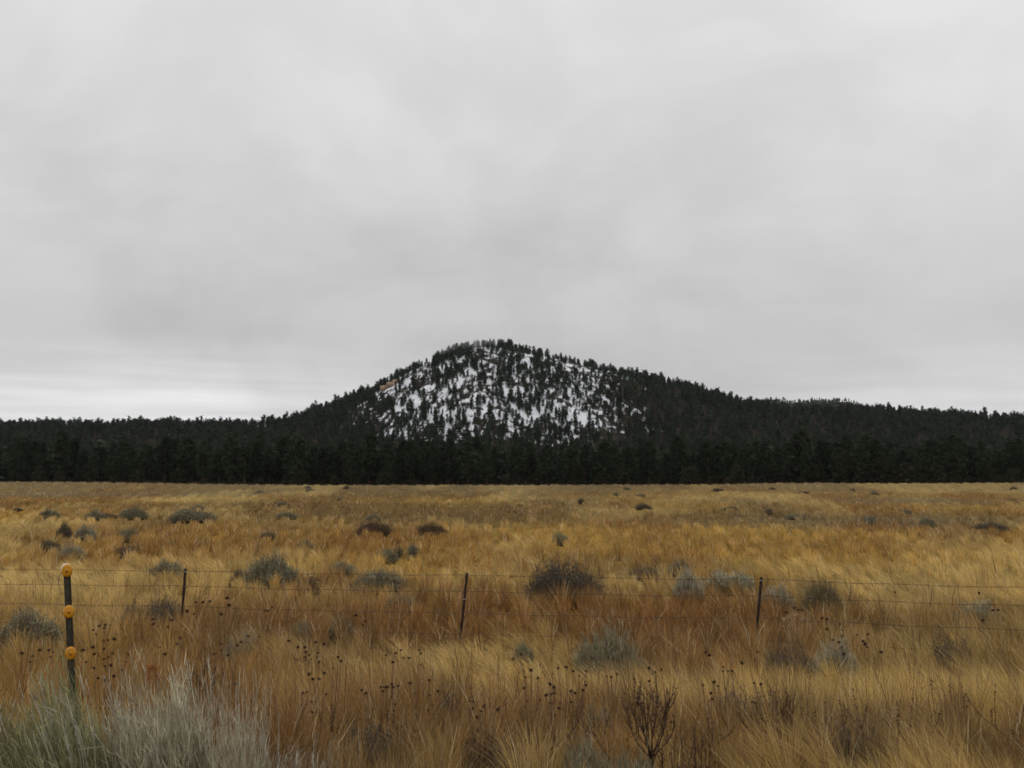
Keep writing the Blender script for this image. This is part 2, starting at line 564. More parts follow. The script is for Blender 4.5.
def build_hill():
    xs = np.linspace(-1250, 1250, 300)
    ys = np.concatenate((np.linspace(395, 700, 50), np.linspace(706, 1090, 100), np.linspace(1100, 2000, 40)))
    Y, X = np.meshgrid(ys, xs, indexing='ij')
    Z = hill_z(X, Y)
    # how much snow has stayed: the steep face of the hill that looks to the meadow
    pxx = 512 + X / Y * FPX
    up = Z / 140.0
    snow = sstep(300, 400, pxx) * (1 - sstep(560, 765, pxx)) * sstep(0.10, 0.30, up)
    snow = np.maximum(snow, 0.55 * sstep(270, 300, pxx) * (1 - sstep(330, 420, pxx)) * sstep(0.16, 0.3, up))
    snow = np.maximum(snow, 0.36 * sstep(0.04, 0.1, up))
    n, m = Y.shape
    idx = np.arange(n * m).reshape(n, m)
    q = np.stack((idx[:-1, :-1], idx[:-1, 1:], idx[1:, 1:], idx[1:, :-1]), -1).reshape(-1, 4)
    me = mesh_from('hill', np.stack((X, Y, Z), -1).reshape(-1, 3), q.ravel(), np.arange(len(q)) * 4,
                   np.full(len(q), 4), None, smooth=True, extra={'snow': snow.ravel()})
    mt, t = new_mat('snowy_hillside')
    L = t.links.new
    geo = N(t, 'ShaderNodeNewGeometry')
    mp = N(t, 'ShaderNodeMapping')
    mp.inputs['Scale'].default_value = (1, 0.42, 0.42)
    L(geo.outputs['Position'], mp.inputs[0])
    n1 = N(t, 'ShaderNodeTexNoise', i_Scale=0.19, i_Detail=6.0, i_Roughness=0.7)
    L(mp.outputs[0], n1.inputs['Vector'])
    n2 = N(t, 'ShaderNodeTexNoise', i_Scale=0.03, i_Detail=3.0)
    L(geo.outputs['Position'], n2.inputs['Vector'])
    a = N(t, 'ShaderNodeAttribute', attribute_name='snow')
    v = math_node(t, 'ADD', n1.outputs[0], math_node(t, 'MULTIPLY', math_node(t, 'SUBTRACT', n2.outputs[0], 0.5), 0.5))
    v = math_node(t, 'ADD', v, math_node(t, 'MULTIPLY', math_node(t, 'SUBTRACT', a.outputs['Fac'], 0.87), 0.42))
    f = map_range(t, v, 0.48, 0.60, 0, 0.92)
    n3 = N(t, 'ShaderNodeTexNoise', i_Scale=0.3, i_Detail=4.0)
    L(geo.outputs['Position'], n3.inputs['Vector'])
    r = N(t, 'ShaderNodeValToRGB')
    r.color_ramp.elements[0].color = (0.014, 0.013, 0.010, 1); r.color_ramp.elements[0].position = 0.35
    r.color_ramp.elements[1].color = (0.042, 0.034, 0.025, 1); r.color_ramp.elements[1].position = 0.75
    L(n3.outputs[0], r.inputs[0])
    mx = N(t, 'ShaderNodeMix', data_type='RGBA')
    L(f, mx.inputs['Factor']); L(r.outputs[0], mx.inputs[6])
    mx.inputs[7].default_value = (0.68, 0.70, 0.73, 1)
    p = N(t, 'ShaderNodeBsdfDiffuse')
    L(mx.outputs[2], p.inputs[0])
    o = N(t, 'ShaderNodeOutputMaterial')
    L(p.outputs[0], o.inputs[0])
    tag(link('hill', me, mat=mt), kind='structure')


build_hill()


FAR_D = 1900.0
_prof = [(640, 425), (700, 412), (745, 400.5), (760, 397), (772, 396.5), (783, 400.5), (797, 399.5), (812, 398), (835, 399),
         (850, 400), (858, 403.5), (880, 409), (930, 416), (1020, 424)]
_dx = np.array([at_depth(a, b + 1.5, FAR_D).x for a, b in _prof])
_dz = np.array([at_depth(a, b + 1.5, FAR_D).z for a, b in _prof])


def distant_z(x, y):
    return np.interp(x, _dx, _dz) * sstep(0, 1, 1 - np.abs(y - FAR_D) / 345) + (fbm(x, y, 26, 211, 4) - 0.5) * 14 - 4


def build_distant_hill():
    """rocky, wooded ridge that shows over the right shoulder of the hill"""
    xs = np.linspace(_dx[0] - 100, _dx[-1] + 100, 220); ys = np.linspace(1560, 2240, 40)
    Y, X = np.meshgrid(ys, xs, indexing='ij')
    Z = distant_z(X, Y)
    n, m = Y.shape
    idx = np.arange(n * m).reshape(n, m)
    q = np.stack((idx[:-1, :-1], idx[:-1, 1:], idx[1:, 1:], idx[1:, :-1]), -1).reshape(-1, 4)
    me = mesh_from('distant_hill', np.stack((X, Y, Z), -1).reshape(-1, 3), q.ravel(), np.arange(len(q)) * 4,
                   np.full(len(q), 4), None, smooth=True)
    tag(link('distant_hill', me, mat=solid_mat('distant_scrub', (0.014, 0.018, 0.013), (0.045, 0.044, 0.034), 0.09, 0.95, spec=0.0)), kind='structure')


build_distant_hill()


# ---------------------------------------------------------------- pines
def pine_crown(soup, H, seed, nclump, leaf, shape='pine', base=(0.023, 0.033, 0.018), reps=2):
    """Needle clumps along real branches: irregular ponderosa-like crown."""
    rng = np.random.default_rng(seed)
    base = np.array(base)
    if shape == 'pine':
        z0 = rng.uniform(0.10, 0.24) * H
        nb = int(rng.integers(24, 34))
        rmax = rng.uniform(0.17, 0.22) * H
    else:
        z0 = 0.06 * H; nb = 30; rmax = rng.uniform(0.55, 0.68) * H
    pts = []; sizes = []
    lean = rng.normal(0, 0.02, 2)
    for b in range(nb):
        t = (b + rng.uniform(0, 1)) / nb
        z = z0 + (H - z0) * t
        if shape == 'pine':
            prof = (0.55 + 0.45 * math.sin(min(t * 2.6, 1.57))) * (1 - t ** 1.9) ** 0.75 + 0.05
        else:
            prof = math.sqrt(max(0.02, 1 - t ** 2.2))
        r = rmax * prof * rng.uniform(0.62, 1.15)
        az = b * 2.4 + rng.normal(0, 0.5)
        k = max(2, int(nclump / nb * (0.5 + prof)))
        s = rng.uniform(0.25, 1.0, k) ** 0.6
        droop = rng.uniform(-0.10, 0.25)
        px = np.cos(az) * r * s + rng.normal(0, 0.06 * H * 0.4, k) + lean[0] * z
        py = np.sin(az) * r * s + rng.normal(0, 0.06 * H * 0.4, k) + lean[1] * z
        pz = z + droop * r * s + rng.normal(0, 0.012 * H, k)
        pts.append(np.stack((px, py, pz), -1)); sizes.append(np.full(k, 1.0))
    # leader tip
    k = max(3, int(nclump * 0.03))
    pts.append(np.stack((rng.normal(0, 0.012 * H, k) + lean[0] * H, rng.normal(0, 0.012 * H, k) + lean[1] * H,
                         H * rng.uniform(0.93, 1.0, k)), -1)); sizes.append(np.full(k, 0.7))
    P = np.concatenate(pts); S = np.concatenate(sizes)
    n = len(P)
    ctint = base * rng.uniform(0.7, 1.35, (n, 1)) * (1 + rng.normal(0, 0.08, (n, 3)))
    for rep in range(reps):
        d1 = rand_dirs(n, rng); d1[:, 2] *= 0.6; d1 = unit(d1)
        d2 = unit(np.cross(d1, rand_dirs(n, rng)))
        L = leaf * S * rng.uniform(0.7, 1.4, n)
        c = P + rng.normal(0, leaf * 0.4, (n, 3))
        V = np.stack((c - d1 * L[:, None], c + d2 * (0.35 * L)[:, None], c + d1 * L[:, None], c - d2 * (0.35 * L)[:, None]), 1)
        i = (np.arange(n) * 4)[:, None]
        soup.add(V.reshape(-1, 3), [i + np.array([[0, 1, 2]]), i + np.array([[0, 2, 3]])], np.repeat(ctint, 4, 0))


def trunk_mesh(name, H, seed, branches=10):
    rng = np.random.default_rng(seed)
    s = Soup()
    zs = np.linspace(-0.4, H * 0.96, 7)
    P = np.stack((rng.normal(0, 0.004 * H, 7), rng.normal(0, 0.004 * H, 7), zs), -1)[None]
    s.tubes(P, (np.linspace(0.021, 0.003, 7) * H)[None], (0.1, 0.07, 0.05), 7)
    bp = []
    for b in range(branches):
        z = H * rng.uniform(0.1, 0.8); az = rng.uniform(0, 6.28); r = H * 0.13 * (1.1 - z / H)
        bp.append([(0, 0, z), (math.cos(az) * r * .5, math.sin(az) * r * .5, z + r * .1), (math.cos(az) * r, math.sin(az) * r, z + r * .3)])
    s.tubes(np.array(bp), np.broadcast_to(np.array([0.006, 0.004, 0.0015]) * H, (branches, 3)), (0.08, 0.06, 0.045), 4)
    return s.mesh(name)


def build_front_trees():
    pines = []
    for k in range(9):
        s = Soup()
        H = 10.0
        pine_crown(s, H, 300 + k, 620, 0.42)
        pines.append((s.mesh('pine_crown'), trunk_mesh('pine_trunk', H, 400 + k)))
    junip = []
    for k in range(4):
        s = Soup()
        pine_crown(s, 10.0, 500 + k, 900, 0.75, 'juniper', base=(0.030, 0.031, 0.018))
        junip.append((s.mesh('juniper_crown'), trunk_mesh('juniper_trunk', 8.0, 520 + k, 6)))
    rng = np.random.default_rng(77)
    pos = []
    tries = 0
    while len(pos) < 298 and tries < 40000:
        tries += 1
        y = 388 + 62 * rng.uniform(0, 1) ** 1.35
        x = rng.uniform(-0.575, 0.575) * y
        edge = 391 + 7 * math.sin(x / 31) + 5 * math.sin(x / 11 + 1)
        if x < -160: edge += 16
        if y < edge: continue
        if any((x - a) ** 2 + (y - b) ** 2 < 33 for a, b in pos): continue
        pos.append((x, y))
    for i, (x, y) in enumerate(pos):
        c, tk = pines[int(rng.integers(0, 9))]
        h = float(np.clip(rng.normal(14.3, 3.0), 7.5, 21)) / 10
        if 250 > 512 + x / y * FPX > 230 or 700 < 512 + x / y * FPX < 715: h *= 1.12
        r = empty('pine_tree', (x, y, float(max(ground_z(x, y), hill_z(x, y))) - 0.1), rng.uniform(0, 6.28), (h * rng.uniform(.9, 1.2), h * rng.uniform(.9, 1.2), h))
        tag(r, 'dark green pine in the dense row along the far meadow edge', 'tree', 'pines along the far meadow edge')
        link('crown', c, r, M_NEEDLE); link('trunk', tk, r, M_TRUNK)
    js = [(845, 472, 11.0), (880, 474, 8.5), (905, 476, 7.5), (815, 476, 7), (935, 477, 7), (575, 476, 7.5), (540, 478, 6),
          (690, 477, 6.5), (735, 476, 7), (770, 478, 6), (985, 477, 6.5), (470, 479, 5), (620, 478, 6), (300, 479, 5.5),
          (90, 477, 6), (40, 476, 6), (180, 479, 5.5), (385, 479, 5.0), (660, 479, 4.6), (1010, 478, 5.5), (140, 478, 4.8), (432, 479, 4.6)]
    js += [(q, 0, rng.uniform(2.2, 4.5)) for q in (15, 62, 118, 205, 232, 262, 335, 356, 410, 505, 520, 600, 642, 712, 752, 800, 862, 893, 921, 955, 968, 998)]
    for i, (px, _, h) in enumerate(js):
        y = 386 + rng.uniform(0, 5) - (rng.uniform(0, 26) if h < 4.55 else 0) + (12 if px < 100 else 0) - (8 if px in (845, 880, 905) else 0)
        x = (px - 512) / FPX * y
        c, tk = junip[i % 4]
        r = empty('juniper_tree', (x, y, float(ground_z(x, y)) - 0.1), rng.uniform(0, 6.28), (h / 10 * rng.uniform(.85, 1.1), h / 10 * rng.uniform(.85, 1.1), h / 10))
        if i == 0:
            tag(r, 'broadest rounded dark juniper bulging from the right half of the forest edge', 'tree', 'rounded junipers at the forest edge')
        else:
            tag(r, 'low rounded dark juniper at the foot of the pines', 'tree', 'rounded junipers at the forest edge')
        link('crown', c, r, M_NEEDLE); link('trunk', tk, r, M_TRUNK)


build_front_trees()


def build_forest():
    """the wood behind the front row and up the hill, one mass"""
    rng = np.random.default_rng(909)
    protos = []
    for k in range(8):
        s = Soup()
        pine_crown(s, 10.0, 700 + k, 110, 1.15, base=(0.026, 0.037, 0.023), reps=1)
        zs = np.array([-1.0, 4, 8.5])
        s.tubes(np.stack((zs * 0, zs * 0, zs), -1)[None], np.array([[0.22, 0.15, 0.04]]), (0.07, 0.05, 0.035), 4)
        protos.append((np.concatenate(s.v), s.f, s.t, np.concatenate(s.c)))
    n0 = 23000
    y = np.sqrt(rng.uniform(452 ** 2, 1130 ** 2, n0))
    x = rng.uniform(-0.60, 0.60, n0) * y
    z = hill_z(x, y)
    px = 512 + x / y * FPX
    onface = sstep(330, 410, px) * (1 - sstep(570, 700, px)) * sstep(22, 58, z)
    clump = fbm(x, y * 0.6, 30, 303, 3)
    keep_p = 0.80 * (1 - onface) + onface * np.clip(0.60 + (clump - 0.45) * 2.2, 0.22, 1.0)
    keep_p *= np.where(y > CREST + 12, 0.7, 1.0)
    crest_only = np.abs(y - CREST) < 14
    keep_p = np.where(crest_only, np.maximum(keep_p, 0.55), keep_p)
    keep = rng.uniform(0, 1, n0) < keep_p
    keep &= ~((np.abs(x - at_depth(389, 382, 985).x) < 8) & (y > 955) & (y < 992))     # bare rock
    x, y, z, onface = x[keep], y[keep], z[keep], onface[keep]
    h = np.clip(rng.normal(8.0, 2.0, len(x)), 4, 14) * np.where(onface > .5, 0.9, 1.0) * (1 + 0.5 * (1 - sstep(460, 620, y)))
    xd = rng.uniform(_dx[1], _dx[-2], 900); yd = rng.uniform(1760, 1930, 900)
    zd = distant_z(xd, yd)
    x = np.concatenate((x, xd)); y = np.concatenate((y, yd)); z = np.concatenate((z, zd))
    h = np.concatenate((h, rng.uniform(4, 8, 900)))
    which = rng.integers(0, 8, len(x)); rot = rng.uniform(0, 6.28, len(x)); fat = rng.uniform(0.75, 1.2, len(x))
    tint = rng.uniform(0.7, 1.35, len(x))
    S = Soup()
    for k, (V, F, T, C) in enumerate(protos):
        sel = np.where(which == k)[0]
        m = len(sel)
        c, s_ = np.cos(rot[sel])[:, None], np.sin(rot[sel])[:, None]
        sc = (h[sel] / 10)[:, None]
        X = (V[None, :, 0] * c - V[None, :, 1] * s_) * sc * fat[sel][:, None] + x[sel][:, None]
        Yy = (V[None, :, 0] * s_ + V[None, :, 1] * c) * sc * fat[sel][:, None] + y[sel][:, None]
        Z = V[None, :, 2] * sc + z[sel][:, None]
        CC = C[None] * tint[sel][:, None, None]
        base = (np.arange(m) * len(V))[:, None, None]
        polys = []
        for f, tt in zip(F, T):
            kk = int(tt[0])
            polys.append((base + f.reshape(-1, kk)[None]).reshape(-1, kk))
        S.add(np.stack((X, Yy, Z), -1).reshape(-1, 3), polys, CC.reshape(-1, 3))
    o = link('pine_forest', S.mesh('pine_forest'), mat=M_FARPINE)
    tag(o, 'dark pine wood covering the low ridges and the snowy hill', 'forest', kind='stuff')
    print('forest trees', len(x))


build_forest()


def build_outcrop():
    p = at_depth(389, 382, 985)
    b = bmesh.new()
    rng = random.Random(5)
    for k in range(7):
        g = bmesh.ops.create_icosphere(b, subdivisions=2, radius=1.0)
        sx, sy, sz = rng.uniform(2.5, 4.5), rng.uniform(2, 4), rng.uniform(2, 4.5)
        ox, oy, oz = (k - 3) * 2.3 + rng.uniform(-1, 1), rng.uniform(-2, 2), (k - 3) * 1.3 + rng.uniform(-1.5, 1.5)
        for v in g['verts']:
            f = 1 + rng.uniform(-.16, .16)
            c = Vector((max(-.75, min(.75, v.co.x)), v.co.y, max(-.7, min(.7, v.co.z)))) * f
            v.co = (c.x * sx + ox, c.y * sy + oy, c.z * sz + oz)
    me = bpy.data.meshes.new('rock_outcrop'); b.to_mesh(me); b.free()
    o = link('rock_outcrop', me, mat=solid_mat('tan_rock', (0.16, 0.11, 0.07), (0.42, 0.32, 0.22), 0.35, 0.9, bump=0.6))
    o.location = (p.x, 985, float(hill_z(p.x, 985)) + 2.5)
    tag(o, 'tan bare rock outcrop high on the left slope of the snowy hill', 'rock')


build_outcrop()


# ---------------------------------------------------------------- grass
CLEAR = [(-2.3, 4.6, 1.5, 0.75, 0.6), (0.72, 4.9, 0.4, 0.5, 0.8), (0.92, 4.75, 0.35, 0.4, 0.7)]


def build_grass():
    rng = np.random.default_rng(4)
    S = Soup()
    n = 880000
    r = 3.6 * (398 / 3.6) ** rng.uniform(0, 1, n) ** 1.12
    u = rng.uniform(-1, 1, n)
    x = u * (r * 0.56 + 2.2); y = r
    # tussocks: pull blades together
    cell = 0.16 + r * 0.012
    gx, gy = np.floor(x / cell), np.floor(y / cell)
    cx = (gx + 0.2 + 0.6 * hash2(gx, gy, 3)) * cell; cy = (gy + 0.2 + 0.6 * hash2(gx, gy, 4)) * cell
    pull = 0.25 + 0.5 * hash2(gx, gy, 8)
    x = x + (cx - x) * pull; y = y + (cy - y) * pull
    z = ground_z(x, y)
    c, coarse, pale = meadow_color(x, y)
    tus = hash2(gx, gy, 5); tus2 = hash2(gx, gy, 6)
    h = (0.22 + 0.26 * rng.uniform(0, 1, n)) * (1 - 0.28 * sstep(18, 70, r)) * (1 + (0.75 * tus - 0.4) * (1 - 0.8 * sstep(25, 120, r))) * (0.75 + 0.6 * fbm(x, y, 3.0, 91, 2))
    h *= 1 + 0.25 * coarse
    h *= 1 - 0.25 * (1 - sstep(5, 9, y))
    w = np.maximum(0.0016, 0.00032 * r) * rng.uniform(0.6, 1.4, n) * (1 - 0.25 * pale)
    lean_dir = rng.normal(0, 0.30, (n, 2)) + 0.55 * (np.stack((hash2(gx, gy, 15), hash2(gx, gy, 16)), -1) - 0.5)
    wind = fbm(x, y, 4.0, 93, 2)
    lean_dir[:, 0] -= (0.06 + 0.85 * pale * (1 - coarse)) * (0.15 + 1.7 * sstep(0.35, 0.65, wind))
    lean_dir[:, 1] += 0.1
    lean_dir *= (0.55 + 0.6 * rng.uniform(0, 1, n))[:, None]
    tone = (0.72 + 0.56 * rng.uniform(0, 1, n)) * (1 + (0.44 * tus2 - 0.22) * (1 - 0.6 * sstep(40, 160, r)))
    dark = rng.uniform(0, 1, n) < 0.05 + 0.16 * coarse
    col_ = c * tone[:, None]
    col_ = np.where(dark[:, None], col_ * np.array([0.5, 0.45, 0.42]), col_)
    light = (rng.uniform(0, 1, n) < 0.07)
    col_ = np.where(light[:, None], np.array([0.60, 0.49, 0.30]) * tone[:, None], col_)
    # stiff dead flower stalks standing above the leaves
    stiff = (rng.uniform(0, 1, n) < 0.02 + 0.03 * coarse) & (r < 28)
    h = np.where(stiff, h * rng.uniform(1.15, 1.6, n), h)
    lean_dir = np.where(stiff[:, None], lean_dir * 0.45, lean_dir)
    col_ = np.where(stiff[:, None], np.array([0.17, 0.10, 0.055]) * tone[:, None], col_)
    for (cx_, cy_, rx_, ry_, f_) in CLEAR:
        q = ((x - cx_) / rx_) ** 2 + ((y - cy_) / ry_) ** 2
        h = h * (1 - f_ * np.exp(-q * q))
    near = r < 16
    for sel, s in ((near, 4), (~near, 3)):
        i = np.where(sel)[0]
        t = np.linspace(0, 1, s)[None, :, None]
        L = lean_dir[i][:, None, :] * h[i][:, None, None]
        P = np.empty((len(i), s, 3))
        P[:, :, 0:2] = np.stack((x[i], y[i]), -1)[:, None, :] + L * t ** 1.8
        P[:, :, 2] = z[i][:, None] - 0.02 + h[i][:, None] * (t[..., 0] - 0.22 * t[..., 0] ** 2 * np.minimum(1.5, np.linalg.norm(lean_dir[i], axis=1))[:, None])
        W = w[i][:, None] * (1 - 0.55 * t[..., 0])
        a = rng.uniform(0, math.pi, len(i)) * 0.75
        side = np.stack((np.cos(a - 0.55), np.sin(a - 0.55), np.zeros(len(i))), -1)
        S.ribbons(P, W, side, np.minimum(col_[i], 0.8))
    o = link('grass', S.mesh('grass'), mat=M_GRASS)
    tag(o, 'golden dry meadow grass with rusty and pale drifts', 'grass', kind='stuff')



# ---------------------------------------------------------------- shrubs
def curve_points(p0, p1, sag, s):
    """(n,s,3) bent lines from p0 to p1, pulled along sag (n,3)"""
    t = np.linspace(0, 1, s)[None, :, None]
    return p0[:, None, :] * (1 - t) + p1[:, None, :] * t + sag[:, None, :] * (4 * t * (1 - t))


def shrub_mesh(seed, style, n, lean=(0, 0), leafw=0.0042):
    """1 m wide, 1 m tall shrub: stems and foliage meshes. styles: rabbit (broom of upright stalks), sage (dense dome), twig (bare)."""
    rng = np.random.default_rng(seed)
    st, fo = Soup(), Soup()
    az = rng.uniform(0, 2 * math.pi, n)
    rad = np.sqrt(rng.uniform(0, 1, n))
    lump = 0.55 + 0.75 * vnoise(np.cos(az) * rad * 2.6 + 10, np.sin(az) * rad * 2.6 + 10, seed) + 0.1 * rng.normal(0, 1, n)
    if style == 'sage':
        top = np.sqrt(np.maximum(0.0, 1 - (rad * 0.95) ** 2)) * lump
        top = np.maximum(top, 0.25)
        R_ = 0.5 * lump
    elif style == 'rabbit':
        top = (1 - 0.42 * rad ** 2) * lump * rng.uniform(0.75, 1.05, n)
        R_ = 0.5
    else:
        top = (1 - 0.35 * rad ** 1.5) * rng.uniform(0.6, 1.05, n) * lump
        R_ = 0.5
    tip = np.stack((np.cos(az) * rad * R_ + lean[0], np.sin(az) * rad * R_ + lean[1], top), -1)
    tip *= np.stack((np.ones(n), np.ones(n), rng.uniform(0.75, 1, n)), -1)
    b = {'rabbit': 0.2, 'sage': 0.34, 'twig': 0.16}[style]
    p0 = np.stack((np.cos(az) * rad * b + rng.normal(0, .02, n), np.sin(az) * rad * b + rng.normal(0, .02, n), np.full(n, -0.04)), -1)
    sag = np.stack((np.cos(az) * rad * 0.10, np.sin(az) * rad * 0.10, np.zeros(n)), -1) * rng.uniform(-.2, 1, (n, 1))
    s = 6
    P = curve_points(p0, tip, sag, s)
    P[:, 1:-1] += rng.normal(0, 0.012, (n, s - 2, 3))
    side = unit(np.stack((rng.normal(0, 1, n), rng.normal(0, 1, n) * 0.6, rng.normal(0, 0.2, n)), -1))
    t = np.linspace(0, 1, s)
    tone = rng.uniform(0.6, 1.35, (n, 1))
    stemc = np.array([0.16, 0.125, 0.09]) * tone
    st.ribbons(P, np.broadcast_to(leafw * (1.0 - 0.55 * t), (n, s)), side, stemc)
    # a few thick crooked woody limbs at the heart
    m = max(5, n // 60)
    idx = rng.integers(0, n, m)
    Pw = P[idx][:, :4]
    st.tubes(Pw, np.broadcast_to(np.array([0.018, 0.014, 0.010, 0.005]) * 1.0, (m, 4)), np.array([0.085, 0.065, 0.05]) * rng.uniform(.7, 1.3, (m, 1)), 5)
    # foliage: short leaves / side twigs along the upper part of the stalks
    if style == 'rabbit':
        k, lo, ll = 5, 0.42, 0.11
    elif style == 'sage':
        k, lo, ll = 8, 0.25, 0.06
    else:
        k, lo, ll = 3, 0.55, 0.07
    for j in range(k):
        tt = rng.uniform(lo, 1.0, n)
        f = tt * (s - 1); i0 = np.minimum(f.astype(int), s - 2); fr = (f - i0)[:, None]
        q = P[np.arange(n), i0] * (1 - fr) + P[np.arange(n), i0 + 1] * fr
        d = unit(P[np.arange(n), i0 + 1] - P[np.arange(n), i0])
        d = unit(d + rng.normal(0, 0.33 if style != 'sage' else 0.6, (n, 3)))
        ln = ll * rng.uniform(0.5, 1.4, n)
        Q = np.stack((q, q + d * ln[:, None] * 0.55, q + d * ln[:, None] + np.array([0, 0, 0.01])), 1)
        sd = unit(np.cross(d, rand_dirs(n, rng)))
        cl = tone * np.array([1.0, 1.0, 1.0]) * rng.uniform(0.7, 1.25, (n, 1))
        fo.ribbons(Q, np.broadcast_to(np.array([0.8, 1.0, 0.3]) * leafw * (1.0 if style == 'rabbit' else 1.25), (n, 3)), sd, cl * 0.5)
    return st.mesh('shrub_stem'), fo.mesh('shrub_foliage')


def leaf_mat(name, c):
    # the meshes carry a neutral 0.5 tone; the tint sets the leaf colour
    return plant_mat(name, tint=tuple(2 * x for x in c), translucent=0.15, noise=9.0, amount=0.3, per_object=0.12)


LEAF = {
    'silver': leaf_mat('silver_leaf', (0.47, 0.445, 0.32)),
    'silvergreen': leaf_mat('silver_green_leaf', (0.29, 0.29, 0.155)),
    'greygreen': leaf_mat('grey_green_leaf', (0.25, 0.238, 0.152)),
    'pale': leaf_mat('pale_grey_leaf', (0.35, 0.328, 0.225)),
    'dark': leaf_mat('dark_grey_leaf', (0.105, 0.095, 0.070)),
    'brown': leaf_mat('brown_leaf', (0.12, 0.075, 0.045)),
    'olive': leaf_mat('olive_leaf', (0.20, 0.165, 0.075)),
    'twig': leaf_mat('grey_twig_leaf', (0.14, 0.115, 0.085)),
}
PROTO = {
    'rabbit': [shrub_mesh(1000 + k, 'rabbit', 1000, (-0.06, 0)) for k in range(4)],
    'sage': [shrub_mesh(1100 + k, 'sage', 1300) for k in range(4)],
    'twig': [shrub_mesh(1200 + k, 'twig', 420, (-0.03, 0), 0.0055) for k in range(3)],
}
_pi = {'rabbit': 0, 'sage': 0, 'twig': 0}


def shrub(px, py, wpx, hpx, style, leaf, label, group=None, name='sagebrush', meshes=None, bury=0.2):
    if style == 'sage': bury *= 0.62
    p, Y = at(px, py, bury)
    CLEAR.append((p.x, Y - 0.25 * wpx * Y / FPX - 0.25, 0.5 * wpx * Y / FPX, 0.3 * wpx * Y / FPX + 0.4, 0.12)) if Y < 30 else None
    w = 1.12 * wpx * Y / FPX
    h = 1.1 * hpx * Y / FPX + bury
    lst = PROTO[style]
    st, fo = meshes if meshes else lst[_pi[style] % len(lst)]
    _pi[style] += 1
    r = empty(name, p, random.uniform(-0.6, 0.6), (w, min(w, 1.3 * h + 0.2), h))
    tag(r, label, 'shrub', group)
    link('stem', st, r, M_WOOD)
    link('foliage', fo, r, LEAF[leaf])
    return r


